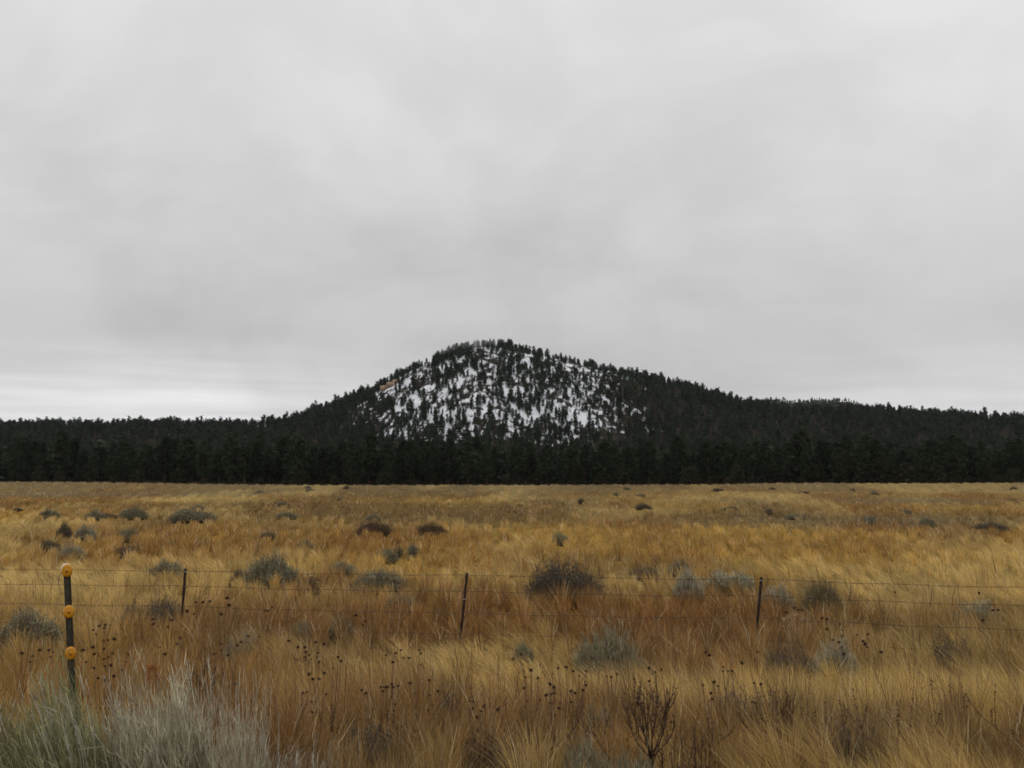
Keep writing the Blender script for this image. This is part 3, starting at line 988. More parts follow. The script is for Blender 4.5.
# (px, py, width px, height px, style, leaf, label)
SHRUBS = [
    (560, 601, 64, 35, 'sage', 'dark', 'biggest dark grey rounded bush standing alone in the middle of the meadow'),
    (275, 583, 50, 26, 'sage', 'greygreen', 'grey-green topped bush with a dark base, right of the second post from the left'),
    (237, 582, 22, 10, 'sage', 'dark', 'low dark bush touching the left side of a taller grey-green bush'),
    (312, 586, 30, 14, 'twig', 'brown', 'low dark straggly bush touching the right side of a taller grey-green bush'),
    (382, 588, 46, 18, 'sage', 'greygreen', 'wide low grey-green bush left of the middle fence post, with a dark underside'),
    (341, 573, 24, 10, 'sage', 'greygreen', 'small pale green cushion bush just above and left of a wide low bush'),
    (825, 612, 38, 28, 'sage', 'olive', 'compact round dark green bush right of the right fence post'),
    (613, 674, 62, 42, 'rabbit', 'greygreen', 'broom-like pale blue-grey bush below the big dark bush'),
    (838, 676, 42, 34, 'rabbit', 'pale', 'upright pale blue-grey bush under a cluster of seed heads at right'),
    (790, 674, 44, 34, 'twig', 'twig', 'dull brown-grey straggly bush left of an upright pale blue-grey bush'),
    (690, 600, 28, 32, 'rabbit', 'pale', 'narrow pale grey upright bush between the big dark bush and the right post'),
    (730, 586, 50, 16, 'rabbit', 'pale', 'low pale grey bush against the left side of the right fence post'),
    (24, 646, 66, 32, 'sage', 'greygreen', 'wide blue-grey bush cut by the left edge of the photo behind the marker post'),
    (165, 624, 32, 36, 'twig', 'twig', 'leaning dark twiggy bush just left of the rusty post nearest the marker post'),
    (134, 617, 20, 16, 'twig', 'twig', 'small dark twiggy bush left of a leaning twiggy bush'),
    (168, 577, 30, 17, 'sage', 'greygreen', 'soft grey-green bush behind the top wire beside the second post from the left'),
    (190, 521, 40, 11, 'sage', 'greygreen', 'long low grey bush pair in the far left meadow'),
    (135, 518, 24, 10, 'sage', 'greygreen', 'grey bush on the far left meadow left of a long low grey pair'),
    (63, 539, 15, 15, 'sage', 'dark', 'small very dark bush above a sprawling row at left'),
    (86, 538, 17, 13, 'sage', 'pale', 'small pale grey bush just right of a very dark small bush'),
    (48, 552, 18, 11, 'sage', 'dark', 'dark low bush at the left end of a sprawling row'),
    (72, 556, 28, 11, 'rabbit', 'pale', 'pale sprawling bush in the middle of a row at left'),
    (130, 540, 18, 11, 'sage', 'greygreen', 'round grey bush above a small rusty one in the left meadow'),
    (128, 553, 22, 12, 'twig', 'brown', 'small rusty brown bush below a round grey one'),
    (95, 519, 22, 8, 'sage', 'greygreen', 'dim grey low bush between the far left cushions'),
    (50, 517, 18, 8, 'sage', 'greygreen', 'leftmost dim grey cushion on the far meadow'),
    (373, 534, 30, 12, 'sage', 'brown', 'dense brown bush on the meadow under the hill'),
    (432, 533, 27, 9, 'sage', 'brown', 'grey-brown flat bush right of a denser brown bush'),
    (399, 556, 10, 15, 'twig', 'dark', 'small upright dark bush in the middle left meadow'),
    (411, 556, 16, 11, 'sage', 'greygreen', 'small grey bush leaning on an upright dark one'),
    (388, 560, 20, 11, 'sage', 'greygreen', 'pale green round bush left of an upright dark one'),
    (559, 543, 15, 9, 'sage', 'greygreen', 'small lone grey bush straight above the big dark bush'),
    (680, 573, 20, 11, 'sage', 'greygreen', 'small bluish cushion bush among rusty grass right of centre'),
    (650, 573, 40, 9, 'twig', 'twig', 'flat dull brush left of a small bluish cushion'),
    (980, 620, 42, 18, 'rabbit', 'pale', 'pale blue-grey low bush behind the lowest wires at far right'),
    (952, 660, 36, 28, 'twig', 'twig', 'faded brown-grey bush below the fence at far right'),
    (738, 716, 44, 40, 'twig', 'twig', 'grey twiggy bush in the foreground right of the branched dead weed'),
    (705, 682, 16, 18, 'twig', 'dark', 'small fan of dark bare twigs below the right fence post'),
    (590, 772, 50, 34, 'rabbit', 'greygreen', 'grey-green bush at the bottom edge left of the branched dead weed'),
    (636, 778, 44, 28, 'rabbit', 'greygreen', 'grey-green bush at the bottom edge behind the stem of the branched dead weed'),
    (305, 550, 18, 9, 'sage', 'greygreen', 'small grey cushion above the grey-green topped bush'),
    (268, 537, 14, 8, 'twig', 'dark', 'tiny dark tuft in the middle left meadow'),
    (246, 657, 34, 22, 'rabbit', 'pale', 'faint pale grey bush behind seed heads left of centre'),
    (303, 640, 26, 18, 'sage', 'greygreen', 'dim grey-green bush behind a dense cluster of seed heads'),
    (340, 637, 22, 18, 'sage', 'greygreen', 'dim grey-green bush right of a dense cluster of seed heads'),
    (778, 606, 34, 20, 'rabbit', 'pale', 'pale grey bush just right of the right fence post'),
    (525, 655, 18, 14, 'rabbit', 'greygreen', 'small dim green bush at the upper edge of the pale grass'),
    (450, 722, 36, 40, 'twig', 'dark', 'dark bare upright twigs below the middle fence post'),
    (600, 735, 30, 34, 'rabbit', 'pale', 'slim pale grey bush above the bottom centre-right shrubs'),
    (928, 526, 14, 8, 'sage', 'greygreen', 'small dark grey cushion alone on the far right meadow'),
    (870, 524, 12, 8, 'sage', 'greygreen', 'small pale grey cushion on the far right meadow'),
    (992, 530, 30, 8, 'sage', 'dark', 'flat dark brush on the far right meadow near the photo edge'),
    (400, 608, 30, 12, 'sage', 'greygreen', 'dim grey growth below the wide low bush'),
    (925, 700, 40, 26, 'twig', 'twig', 'thin greyish brush in the foreground at right'),
    (850, 752, 60, 40, 'twig', 'twig', 'brown tangled low brush at the bottom right'),
    (370, 752, 70, 42, 'twig', 'twig', 'brown tangled low brush at the bottom left of centre'),
    (490, 756, 70, 36, 'twig', 'brown', 'rusty tangled brush at the bottom centre'),
]
for s_ in SHRUBS:
    shrub(*s_)

# the big clumps in the left foreground
FG = [
    (6, 840, 150, 152, 'olive', (-0.24, 0), 3001, 1000, 4.95, 'olive-green fine-stalked shrub filling the bottom left corner'),
    (90, 840, 105, 163, 'silvergreen', (-0.34, 0), 3002, 1050, 4.85, 'grey-green wind-bent shrub in front of the marker post base'),
    (176, 840, 105, 176, 'silver', (-0.16, 0), 3003, 700, 5.05, 'grey shrub of long bare stalks, middle of the bottom left clumps'),
    (245, 840, 62, 158, 'silver', (-0.04, 0), 3004, 260, 4.9, 'pale grey stalky shrub between taller grey clumps and the rusty grass'),
    (292, 840, 80, 96, 'twig', (0.05, 0), 3005, 340, 4.8, 'low grey twiggy shrub at the right end of the bottom left clumps'),
]
M_STALK = plant_mat('pale_stalks', tint=(2.1, 2.15, 2.0), translucent=0.0, noise=25, amount=0.35, per_object=0.1)
M_GREENSTALK = plant_mat('grey_green_stalks', tint=(1.45, 1.75, 1.25), translucent=0.0, noise=25, amount=0.35, per_object=0.1)
M_DEADSTALK = plant_mat('bleached_stalks', translucent=0.0, noise=25, amount=0.35, per_object=0.1)
for (px, py, w, h, leaf, lean, seed, n, Y, label) in FG:
    p = at_depth(px, 768, Y)
    z = float(ground_z(p.x, Y))
    top = at_depth(px, py - h, Y).z
    me = shrub_mesh(seed, 'rabbit', int(n * 1.5), lean, 0.0024)
    r = empty('rabbitbrush', (p.x, Y, z), 0, (w * Y / FPX, 0.95 * w * Y / FPX, max(0.3, top - z)))
    tag(r, label, 'shrub')
    link('stem', me[0], r, M_GREENSTALK if leaf in ('olive', 'silvergreen') else M_STALK)
    link('foliage', me[1], r, LEAF[leaf])
    # long bleached stalks standing out of the brush
    q = np.random.default_rng(seed + 7)
    m = 46 if leaf != 'olive' else 22
    az = q.uniform(0, 6.283, m); rad = np.sqrt(q.uniform(0, 1, m)) * 0.55
    p0 = np.stack((np.cos(az) * rad * .35, np.sin(az) * rad * .35, np.full(m, -.03)), -1)
    p1 = np.stack((np.cos(az) * rad + lean[0] * 1.1, np.sin(az) * rad + lean[1], q.uniform(.6, 1.08, m)), -1)
    P = curve_points(p0, p1, np.stack((np.cos(az) * rad * .25, np.sin(az) * rad * .2, q.uniform(-.02, .08, m)), -1), 7)
    P[:, 1:] += q.normal(0, 0.008, (m, 6, 3))
    S_ = Soup()
    S_.tubes(P, np.broadcast_to(np.linspace(0.0042, 0.0018, 7), (m, 7)), np.array([0.44, 0.41, 0.32]) * q.uniform(.55, 1.2, (m, 1)), 4)
    for k in range(3):
        i0 = q.integers(3, 6, m); a0 = P[np.arange(m), i0]
        d = unit(P[np.arange(m), i0 + 1] - a0 + q.normal(0, .05, (m, 3))) * q.uniform(.08, .25, (m, 1))
        S_.tubes(np.stack((a0, a0 + d * .5 + q.normal(0, .006, (m, 3)), a0 + d), 1), np.broadcast_to(np.array([.0026, .002, .001]), (m, 3)), np.array([0.44, 0.41, 0.32]) * q.uniform(.55, 1.2, (m, 1)), 4)
    link('dead_stalk', S_.mesh('dead_stalk'), r, M_DEADSTALK)

# small cushions scattered on the far meadow
rng = np.random.default_rng(55)
for k in range(30):
    py = 489 + 32 * rng.uniform(0, 1) ** 1.5
    px = rng.uniform(-20, 1044)
    big = (py - 478) / 20
    shrub(px, py, rng.uniform(5, 13) * (0.6 + 0.5 * big), rng.uniform(2.0, 4.5) * (0.6 + 0.5 * big), 'sage',
          ['greygreen', 'twig', 'greygreen', 'twig', 'dark'][int(rng.integers(0, 5))],
          'low scrubby cushion dotted over the far meadow below the trees', 'scrub cushions on the far meadow', 'scrub_bush', bury=0.08)

build_grass()

# ---------------------------------------------------------------- fence
M_RUST = solid_mat('rusty_steel', (0.022, 0.014, 0.011), (0.060, 0.034, 0.025), 18.0, 0.85, 0.2, 0.3)
M_WIRE = solid_mat('weathered_wire', (0.05, 0.04, 0.035), (0.13, 0.11, 0.10), 10.0, 0.7, 0.5)
M_CLIP = solid_mat('galvanised_clip', (0.22, 0.21, 0.20), (0.4, 0.39, 0.37), 20.0, 0.6, 0.3)


def t_post(soup, height, w, below=0.3, studs=True):
    """T-section steel post: flange, web, studs up the face, in local z."""
    b = bmesh.new()
    def box(x0, x1, y0, y1, z0, z1):
        g = bmesh.ops.create_cube(b, size=1)
        for v in g['verts']:
            v.co = ((x0 + x1) / 2 + v.co.x * (x1 - x0), (y0 + y1) / 2 + v.co.y * (y1 - y0), (z0 + z1) / 2 + v.co.z * (z1 - z0))
    box(-w / 2, w / 2, -0.004, 0.004, -below, height)
    box(-0.005, 0.005, 0.005, w * 0.9, -below, height - 0.002)
    if studs:
        k = 0.12
        while k < height - 0.03:
            box(-0.008, 0.008, -0.012, -0.005, k, k + 0.022)
            k += 0.055
    soup.bm(b, (0.1, 0.06, 0.04))


def build_fence():
    # pixel of each post top, and of where the stem goes into the grass; two more posts stand outside the frame
    posts = [(-108, 564.5, -110, 625), (185.5, 568.5, 181.5, 622), (467, 573, 461, 632), (761.5, 577, 756, 640), (1076, 586, 1072, 650)]
    root = None
    tops = []
    info = []
    for (tx, ty, bx, by) in posts:
        Y = (EYE - 1.2) / ((ty - 478.0) / FPX)
        top = at_depth(tx, ty, Y)
        bot = at_depth(bx, by, Y)
        d = (bot - top)
        gz = float(ground_z(bot.x, Y))
        foot = top + d * ((top.z - gz) / (top.z - bot.z))
        info.append((top, foot))
    root = empty('wire_fence', info[1][1])
    tag(root, 'sagging barbed wire fence on thin rusty steel posts across the meadow', 'fence')
    for k, (top, foot) in enumerate(info):
        s = Soup()
        axis = (top - foot)
        t_post(s, axis.length, 0.042)
        o = link('fence_post', s.mesh('fence_post'), root, M_RUST)
        q = Vector((0, 0, 1)).rotation_difference(axis.normalized())
        o.rotation_mode = 'QUATERNION'
        o.rotation_quaternion = q @ Matrix.Rotation(0.25, 4, 'Z').to_quaternion()
        o.location = foot - root.location
        c = bmesh.new()
        for hh in ((0.67,) if k == 2 else (0.955,)):
            g = bmesh.ops.create_cube(c, size=1)
            for v in g['verts']:
                v.co = (v.co.x * 0.058, v.co.y * 0.012 - 0.014, v.co.z * 0.012 + axis.length * hh)
        cs = Soup(); cs.bm(c, (0.5, 0.5, 0.5))
        co = link('wire_clip', cs.mesh('wire_clip'), o, M_CLIP)
    rng = np.random.default_rng(3)
    for lvl, frac in enumerate((0.975, 0.77, 0.50, 0.24)):
        s = Soup()
        pts = []
        for k in range(len(info) - 1):
            a = info[k][1].lerp(info[k][0], frac); b = info[k + 1][1].lerp(info[k + 1][0], frac)
            m = 40
            for i in range(m + (1 if k == len(info) - 2 else 0)):
                t = i / m
                p = a.lerp(b, t)
                sag = 0.018 * 4 * t * (1 - t) + 0.006 * math.sin(t * 17 + lvl + k)
                pts.append((p.x, p.y - 0.03, p.z - sag))
        pts = np.array(pts)
        off = 0.0022
        ph = np.arange(len(pts)) * 1.1
        for sgn in (0, math.pi):
            tw = pts + np.stack((ph * 0, np.cos(ph + sgn) * off, np.sin(ph + sgn) * off), -1)
            s.tubes(tw[None], np.full((1, len(pts)), 0.0019), (0.1, 0.09, 0.08), 4)
        # barbs every 12 cm
        seg = np.linalg.norm(np.diff(pts, axis=0), axis=1)
        cum = np.concatenate(([0], np.cumsum(seg)))
        dd = np.arange(0.06, cum[-1], 0.125)
        bp = np.stack([np.interp(dd, cum, pts[:, i]) for i in range(3)], -1)
        e = rand_dirs(len(bp), rng) * np.array([0.4, 0.7, 1]); e = unit(e) * 0.014
        s.tubes(np.stack((bp - e, bp, bp + e), 1), np.broadcast_to(np.array([0.0012, 0.0026, 0.0012]), (len(bp), 3)), (0.1, 0.09, 0.08), 4)
        s.v = [v - np.array(root.location) for v in s.v]
        link('barbed_wire', s.mesh('barbed_wire'), root, M_WIRE)
    # twisted wire stays between the right-hand posts
    for px, f0, f1 in ((851, 0.97, 0.76), (923, 0.97, 0.74), (301, 0.97, 0.76)):
        k = 3 if px > 500 else 1
        A, B = info[k], info[k + 1]
        pa = (A[0].x + A[1].x) / 2; Y = (A[0].y + B[0].y) / 2
        x = (px - 512) / FPX * Y
        t = (x - A[0].x) / (B[0].x - A[0].x)
        p0 = A[1].lerp(A[0], f0).lerp(B[1].lerp(B[0], f0), t); p1 = A[1].lerp(A[0], f1).lerp(B[1].lerp(B[0], f1), t)
        s = Soup()
        P = np.array([[p0 - root.location, (p0 + p1) / 2 - root.location + Vector((0.008, 0, 0)), p1 - root.location]])
        P[:, :, 2] -= 0.025; P[:, :, 1] -= 0.03
        s.tubes(P, np.full((1, 3), 0.004), (0.1, 0.09, 0.08), 4)
        link('wire_stay', s.mesh('wire_stay'), root, M_WIRE)


build_fence()


def build_marker():
    Y = 6.25
    top = at_depth(66.5, 566, Y); low = at_depth(71.5, 676, Y)
    gz = float(ground_z(low.x, Y))
    foot = top + (low - top) * ((top.z - gz) / (top.z - low.z))
    axis = top - foot
    r = empty('delineator_post', foot)
    q = Vector((0, 0, 1)).rotation_difference(axis.normalized())
    r.rotation_mode = 'QUATERNION'
    r.rotation_quaternion = q @ Matrix.Rotation(R(18), 4, 'Z').to_quaternion()
    tag(r, 'dark green steel roadside marker post with three round amber reflectors', 'marker post')
    H = axis.length
    # hat-section channel post with punched holes up the web
    b = bmesh.new()
    prof = [(x_ * 0.84, y_) for x_, y_ in [(-0.024, 0.010), (-0.015, 0.010), (-0.010, -0.006), (0.010, -0.006), (0.015, 0.010), (0.024, 0.010),
            (0.024, 0.013), (0.013, 0.013), (0.008, -0.002), (-0.008, -0.002), (-0.013, 0.013), (-0.024, 0.013)]]
    lo = [b.verts.new((x, y, -0.3)) for x, y in prof]; hi = [b.verts.new((x, y, H)) for x, y in prof]
    n = len(prof)
    for i in range(n):
        b.faces.new((lo[i], lo[(i + 1) % n], hi[(i + 1) % n], hi[i]))
    b.faces.new(hi); b.faces.new(lo[::-1])
    s = Soup(); s.bm(b, (0.03, 0.04, 0.03))
    link('post', s.mesh('post'), r, solid_mat('dark_green_paint', (0.010, 0.013, 0.008), (0.055, 0.042, 0.028), 14.0, 0.85, 0.0, 0.4))
    m_amber = solid_mat('amber_reflector', (0.43, 0.182, 0.007), (0.55, 0.25, 0.012), 60.0, 0.4, spec=0.3)
    m_bolt = solid_mat('rusty_bolt', (0.16, 0.06, 0.02), (0.3, 0.12, 0.04), 60, 0.7, 0.3)
    m_back = solid_mat('white_reflector', (0.62, 0.60, 0.55), (0.74, 0.72, 0.68), 40, 0.4)

    def lathe(profile, seg=24):
        bb = bmesh.new(); rings = []
        for (rad, y) in profile:
            if rad < 1e-6:
                rings.append([bb.verts.new((0, y, 0))])
            else:
                rings.append([bb.verts.new((math.cos(a) * rad, y, math.sin(a) * rad)) for a in [2 * math.pi * i / seg for i in range(seg)]])
        for A, B in zip(rings[:-1], rings[1:]):
            for i in range(seg):
                j = (i + 1) % seg
                if len(A) == 1: bb.faces.new((A[0], B[i], B[j]))
                elif len(B) == 1: bb.faces.new((A[i], B[0], A[j]))
                else: bb.faces.new((A[i], B[i], B[j], A[j]))
        bmesh.ops.recalc_face_normals(bb, faces=bb.faces)
        ss = Soup(); ss.bm(bb, (0.7, 0.25, 0.02))
        return ss.mesh('disc', smooth=True)

    disc = lathe([(0, -0.016), (0.009, -0.0155), (0.010, -0.013), (0.018, -0.014), (0.027, -0.012), (0.033, -0.010), (0.038, -0.006), (0.040, 0.0), (0.040, 0.004), (0, 0.004)])
    bolt = lathe([(0, -0.005), (0.006, -0.0045), (0.007, 0.0), (0, 0.001)], 8)
    for py, dx in ((570.5, 1), (610.5, 1.0), (650.5, 0.6)):
        t = (py - 566) / (676 - 566) * 110
        z = H - (py - 566) / FPX * Y
        o = link('reflector', disc, r, m_amber)
        o.location = (0.003 * dx, -0.011, z)
        o.rotation_euler = (R(random.uniform(-4, 4)), 0, R(random.uniform(-3, 5)))
        o.scale = (0.8, 1, 1.02)
        bo = link('bolt', bolt, o, m_bolt)
        bo.location = (0, -0.014, 0)
    o = link('back_reflector', disc, r, m_back)
    o.location = (-0.006, 0.030, H - 0.020)
    o.scale = (0.8, 1, 0.9)
    o.rotation_euler = (0, 0, R(180 - 18))
    # loop of loose wire hanging from the top
    a = np.linspace(0, 1, 14)
    P = np.stack((-0.03 - 0.022 * np.sin(a * math.pi) , 0.02 + 0 * a, H - 0.03 - 0.14 * a), -1)[None]
    s = Soup(); s.tubes(P, np.full((1, 14), 0.0016), (0.1, 0.09, 0.08), 4)
    link('wire_loop', s.mesh('wire_loop'), r, M_WIRE)


build_marker()

# ---------------------------------------------------------------- dead sunflowers: each with its stalk and round seed heads
HEADS = [(93, 630), (99, 626), (104, 628), (105, 625), (104, 641), (108, 640), (114, 639), (96, 634), (49, 650), (53, 652), (51, 657), (61, 657), (40, 650), (22, 653), (33, 656), (30, 662),
    (83, 650), (93, 647), (94, 654), (86, 662), (104, 649), (112, 654), (104, 659), (108, 657), (105, 666), (128, 654), (126, 662), (122, 670), (94, 668), (98, 678), (105, 680), (111, 665), (114, 676),
    (153, 619), (153, 624), (168, 627), (172, 620), (160, 647), (165, 654), (177, 644), (180, 638), (189, 663), (205, 662), (214, 654), (212, 661), (221, 644), (221, 650), (228, 655), (237, 645), (241, 642), (248, 636), (237, 663), (236, 684),
    (203, 602), (210, 601), (196, 602), (187, 611), (227, 598), (229, 605), (221, 614), (194, 614), (259, 637), (272, 607), (268, 611), (265, 611),
    (289, 641), (298, 647), (305, 647), (306, 652), (309, 655), (305, 657), (306, 660), (295, 659), (298, 660), (316, 642), (324, 644), (318, 653), (317, 657), (319, 662), (300, 666), (309, 674), (313, 679), (319, 679), (324, 673), (333, 668), (307, 692), (312, 702), (312, 712), (303, 693), (326, 694),
    (341, 661), (338, 657), (368, 669), (365, 621), (363, 625), (356, 615), (386, 655), (396, 653), (401, 650), (404, 658), (409, 658), (393, 662), (419, 650), (421, 653), (421, 665), (424, 668), (412, 671), (429, 680), (410, 683),
    (362, 690), (366, 693), (381, 687), (384, 687), (387, 687), (383, 691), (392, 684), (393, 687), (398, 686), (392, 697), (395, 704), (394, 711), (393, 722), (430, 695), (432, 705), (428, 710), (438, 691), (473, 701), (473, 708), (477, 717), (484, 706), (481, 711), (498, 709),
    (531, 670), (538, 678), (525, 677), (524, 688), (513, 659), (521, 654), (550, 684), (554, 687), (546, 695), (551, 694), (554, 693), (551, 703), (559, 708), (540, 700), (555, 715), (571, 691), (575, 693), (585, 682), (586, 685), (583, 690), (571, 702), (566, 667), (573, 671), (558, 668), (586, 671), (579, 676),
    (607, 676), (611, 677), (617, 674), (649, 668), (655, 672), (661, 670), (634, 679), (649, 681), (664, 717), (671, 722), (706, 652), (709, 655), (723, 667), (723, 671), (728, 671), (732, 671), (742, 663), (755, 660), (757, 652), (703, 685), (714, 682), (718, 686), (711, 693), (712, 699), (754, 683), (761, 684), (752, 702), (755, 703),
    (840, 624), (868, 634), (863, 641), (827, 629), (842, 630), (842, 636), (839, 642), (842, 647), (833, 640), (857, 635), (865, 644), (867, 647), (844, 654), (827, 619), (822, 618), (795, 608), (798, 610), (802, 610), (787, 612), (805, 620), (979, 593), (993, 610), (998, 610), (983, 620), (895, 592), (881, 652)]


def build_sunflowers():
    rng = np.random.default_rng(8)
    m_head = solid_mat('dark_seed_head', (0.022, 0.012, 0.007), (0.07, 0.034, 0.018), 120.0, 0.95)
    heads = []
    for k in range(3):
        b = bmesh.new()
        bmesh.ops.create_icosphere(b, subdivisions=2, radius=1.0)
        for v in b.verts:
            f = 1 + rng.uniform(-.14, .14)
            v.co = (v.co.x * f, v.co.y * f, v.co.z * 0.78 * f)
        # curled dry bracts round the rim
        for a in range(9):
            an = a / 9 * 6.283 + rng.uniform(-.2, .2)
            d = Vector((math.cos(an), math.sin(an), 0)); sd = Vector((-d.y, d.x, 0))
            v1 = b.verts.new(d * 0.85 - sd * 0.2); v2 = b.verts.new(d * 0.85 + sd * 0.2)
            v3 = b.verts.new(d * rng.uniform(1.25, 1.7) + Vector((0, 0, rng.uniform(-.5, .4))))
            b.faces.new((v1, v2, v3))
        s = Soup(); s.bm(b, (0.05, 0.03, 0.02))
        heads.append(s.mesh('seed_head'))
    left = list(HEADS)
    plants = []
    while left:
        a = left.pop(0)
        grp = [a]
        for h in list(left):
            if abs(h[0] - a[0]) < 9 and abs(h[1] - a[1]) < 14 and len(grp) < 4:
                grp.append(h); left.remove(h)
        plants.append(grp)
    for grp in plants:
        tx = sum(h[0] for h in grp) / len(grp); ty = min(h[1] for h in grp)
        by_ = max(h[1] for h in grp)
        p, Y = at(tx, by_, rng.uniform(0.50, 0.66))
        Y = max(Y, rng.uniform(5.3, 5.9))
        p = at_depth(tx, by_, Y)
        bx = p.x + rng.normal(0.04, 0.13)
        base = Vector((bx, Y, float(ground_z(bx, Y))))
        r = empty('dead_sunflower', base)
        tag(r, 'dead wild sunflower stalk with small round dark seed heads in the grass', 'dead flower', 'dead sunflowers in the grass')
        s = Soup()
        fork = Vector((0, 0, 0.25))
        tips = [at_depth(hx, hy, Y + rng.uniform(-.08, .08)) - base for hx, hy in grp]
        fz = max(0.08, min(t.z for t in tips) * rng.uniform(.35, .55))
        mx = sum(t.x for t in tips) / len(tips)
        fork = Vector((mx * 0.4, 0, fz))
        sc = np.array([0.13, 0.078, 0.042])
        s.tubes(np.array([[(0, 0, -0.05), (fork.x * .4, 0, fz * .5), tuple(fork)]]), np.array([[0.0034, 0.003, 0.0026]]), sc, 5)
        for t in tips:
            mid = fork.lerp(t, 0.5) + Vector((0.25 * (t.x - fork.x), 0, -0.02))
            s.tubes(np.array([[tuple(fork), tuple(mid), tuple(t)]]), np.array([[0.0024, 0.002, 0.0017]]), sc, 4)
        link('stem', s.mesh('stem'), r, M_WOOD)
        for t in tips:
            o = link('seed_head', heads[int(rng.integers(0, 3))], r, m_head)
            o.location = t
            k = rng.uniform(2.0, 3.9) * 0.5 * Y / FPX
            o.scale = (k, k, k)
            o.rotation_euler = (rng.uniform(-.8, .8), rng.uniform(-.8, .8), rng.uniform(0, 6))
    print('sunflowers', len(plants))


build_sunflowers()


# ---------------------------------------------------------------- dead branched weeds and spiked stalks
M_WEED = plant_mat('dead_weed_stem', translucent=0.0, noise=40, amount=0.3, per_object=0.15)


def broom(seed, base, top_h, width, stems, dark=(0.075, 0.048, 0.033)):
    """upswept bare branches from one short stem; seed husks along the tips"""
    rng = np.random.default_rng(seed)
    s = Soup(); hs = s
    d0 = np.array(dark)
    fork = top_h * 0.30
    if stems == 1:
        s.tubes(np.array([[(0, 0, -0.05), (0.008, 0, fork * .5), (0.0, 0, fork)]]), np.array([[0.0065, 0.006, 0.0055]]), d0, 6)
    n = 12 if stems == 1 else stems
    for k in range(n):
        a = (k + .5) / n * 2 - 1 + rng.normal(0, .08)
        z0 = fork * rng.uniform(0.75, 1.25) if stems == 1 else -0.04
        x0 = 0 if stems == 1 else a * width * 0.12
        tip = np.array([a * width * .5, rng.normal(0, width * .22), top_h * (1 - 0.22 * a * a) * rng.uniform(.82, 1.0)])
        p0 = np.array([x0, 0, z0])
        t = np.linspace(0, 1, 7)[:, None]
        P = p0 * (1 - t) + tip * t
        P[:, 0] += a * width * 0.16 * np.sin(t[:, 0] * math.pi)
        P[1:-1] += rng.normal(0, 0.004, (5, 3))
        s.tubes(P[None], np.linspace(0.0038, 0.0013, 7)[None], d0 * rng.uniform(.8, 1.4), 4)
        for j in range(5):
            f = rng.uniform(.35, .9); i = int(f * 6)
            q = P[i]
            dirn = unit(np.array([rng.normal(a * .3, .3), rng.normal(0, .3), 1.0]))
            L = top_h * rng.uniform(.10, .28)
            s.tubes(np.array([[q, q + dirn * L * .5 + np.array([.006 * np.sign(a), 0, 0]), q + dirn * L]]), np.array([[0.002, 0.0016, 0.0009]]), d0 * rng.uniform(.9, 1.5), 4)
            m = 2
            for e in range(m):
                c = q + dirn * L * (0.4 + .6 * e / m)
                v = rand_dirs(1, rng)[0]
                hs.ribbons(np.array([[c, c + v * 0.006, c + v * 0.013]]), np.array([[0.003, 0.004, 0.001]]), np.array([unit(np.cross(v, [0.1, 1, .2]))]), d0 * rng.uniform(1.0, 1.9))
    return s.mesh('dead_weed')


def spike(seed, h):
    """one thin stalk with knobbly husks up its top half and one or two side spikes"""
    rng = np.random.default_rng(seed)
    s = Soup(); hs = s
    d0 = np.array([0.115, 0.070, 0.042])
    stalks = [(np.zeros(3), np.array([rng.normal(-.08, .06), rng.normal(0, .05), h]))]
    for k in range(int(rng.integers(0, 3))):
        z = h * rng.uniform(.25, .5)
        stalks.append((np.array([0, 0, z]), np.array([rng.normal(0, .14), rng.normal(0, .05), h * rng.uniform(.7, .92)])))
    for p0, p1 in stalks:
        t = np.linspace(0, 1, 6)[:, None]
        P = p0 * (1 - t) + p1 * t
        P[:, 0] += 0.03 * np.sin(t[:, 0] * 3) * np.sign(p1[0] + 1e-3)
        if p0[2] == 0: P[0, 2] = -0.05
        s.tubes(P[None], np.linspace(0.0034, 0.0014, 6)[None], d0, 4)
        for e in range(13):
            f = rng.uniform(.45, 1.0) * 5; i = min(int(f), 4)
            c = P[i] * (1 - (f - i)) + P[i + 1] * (f - i)
            v = rand_dirs(1, rng)[0]
            hs.ribbons(np.array([[c, c + v * 0.007, c + v * 0.013]]), np.array([[0.003, 0.0042, 0.001]]), np.array([unit(np.cross(v, [0.1, 1, .2]))]), d0 * rng.uniform(.6, 1.5))
    return s.mesh('dead_weed')


def weed(px, py_top, Y, kind, label, group=None, width_px=0, stems=1, seed=0, lean=0.0):
    top = at_depth(px, py_top, Y)
    z = float(ground_z(top.x, Y))
    h = top.z - z
    me = broom(seed, None, h, width_px * Y / FPX, stems) if kind == 'broom' else spike(seed, h)
    r = link('dead_weed', me, None, M_WEED)
    r.location = (top.x, Y, z)
    tag(r, label, 'weed', group)


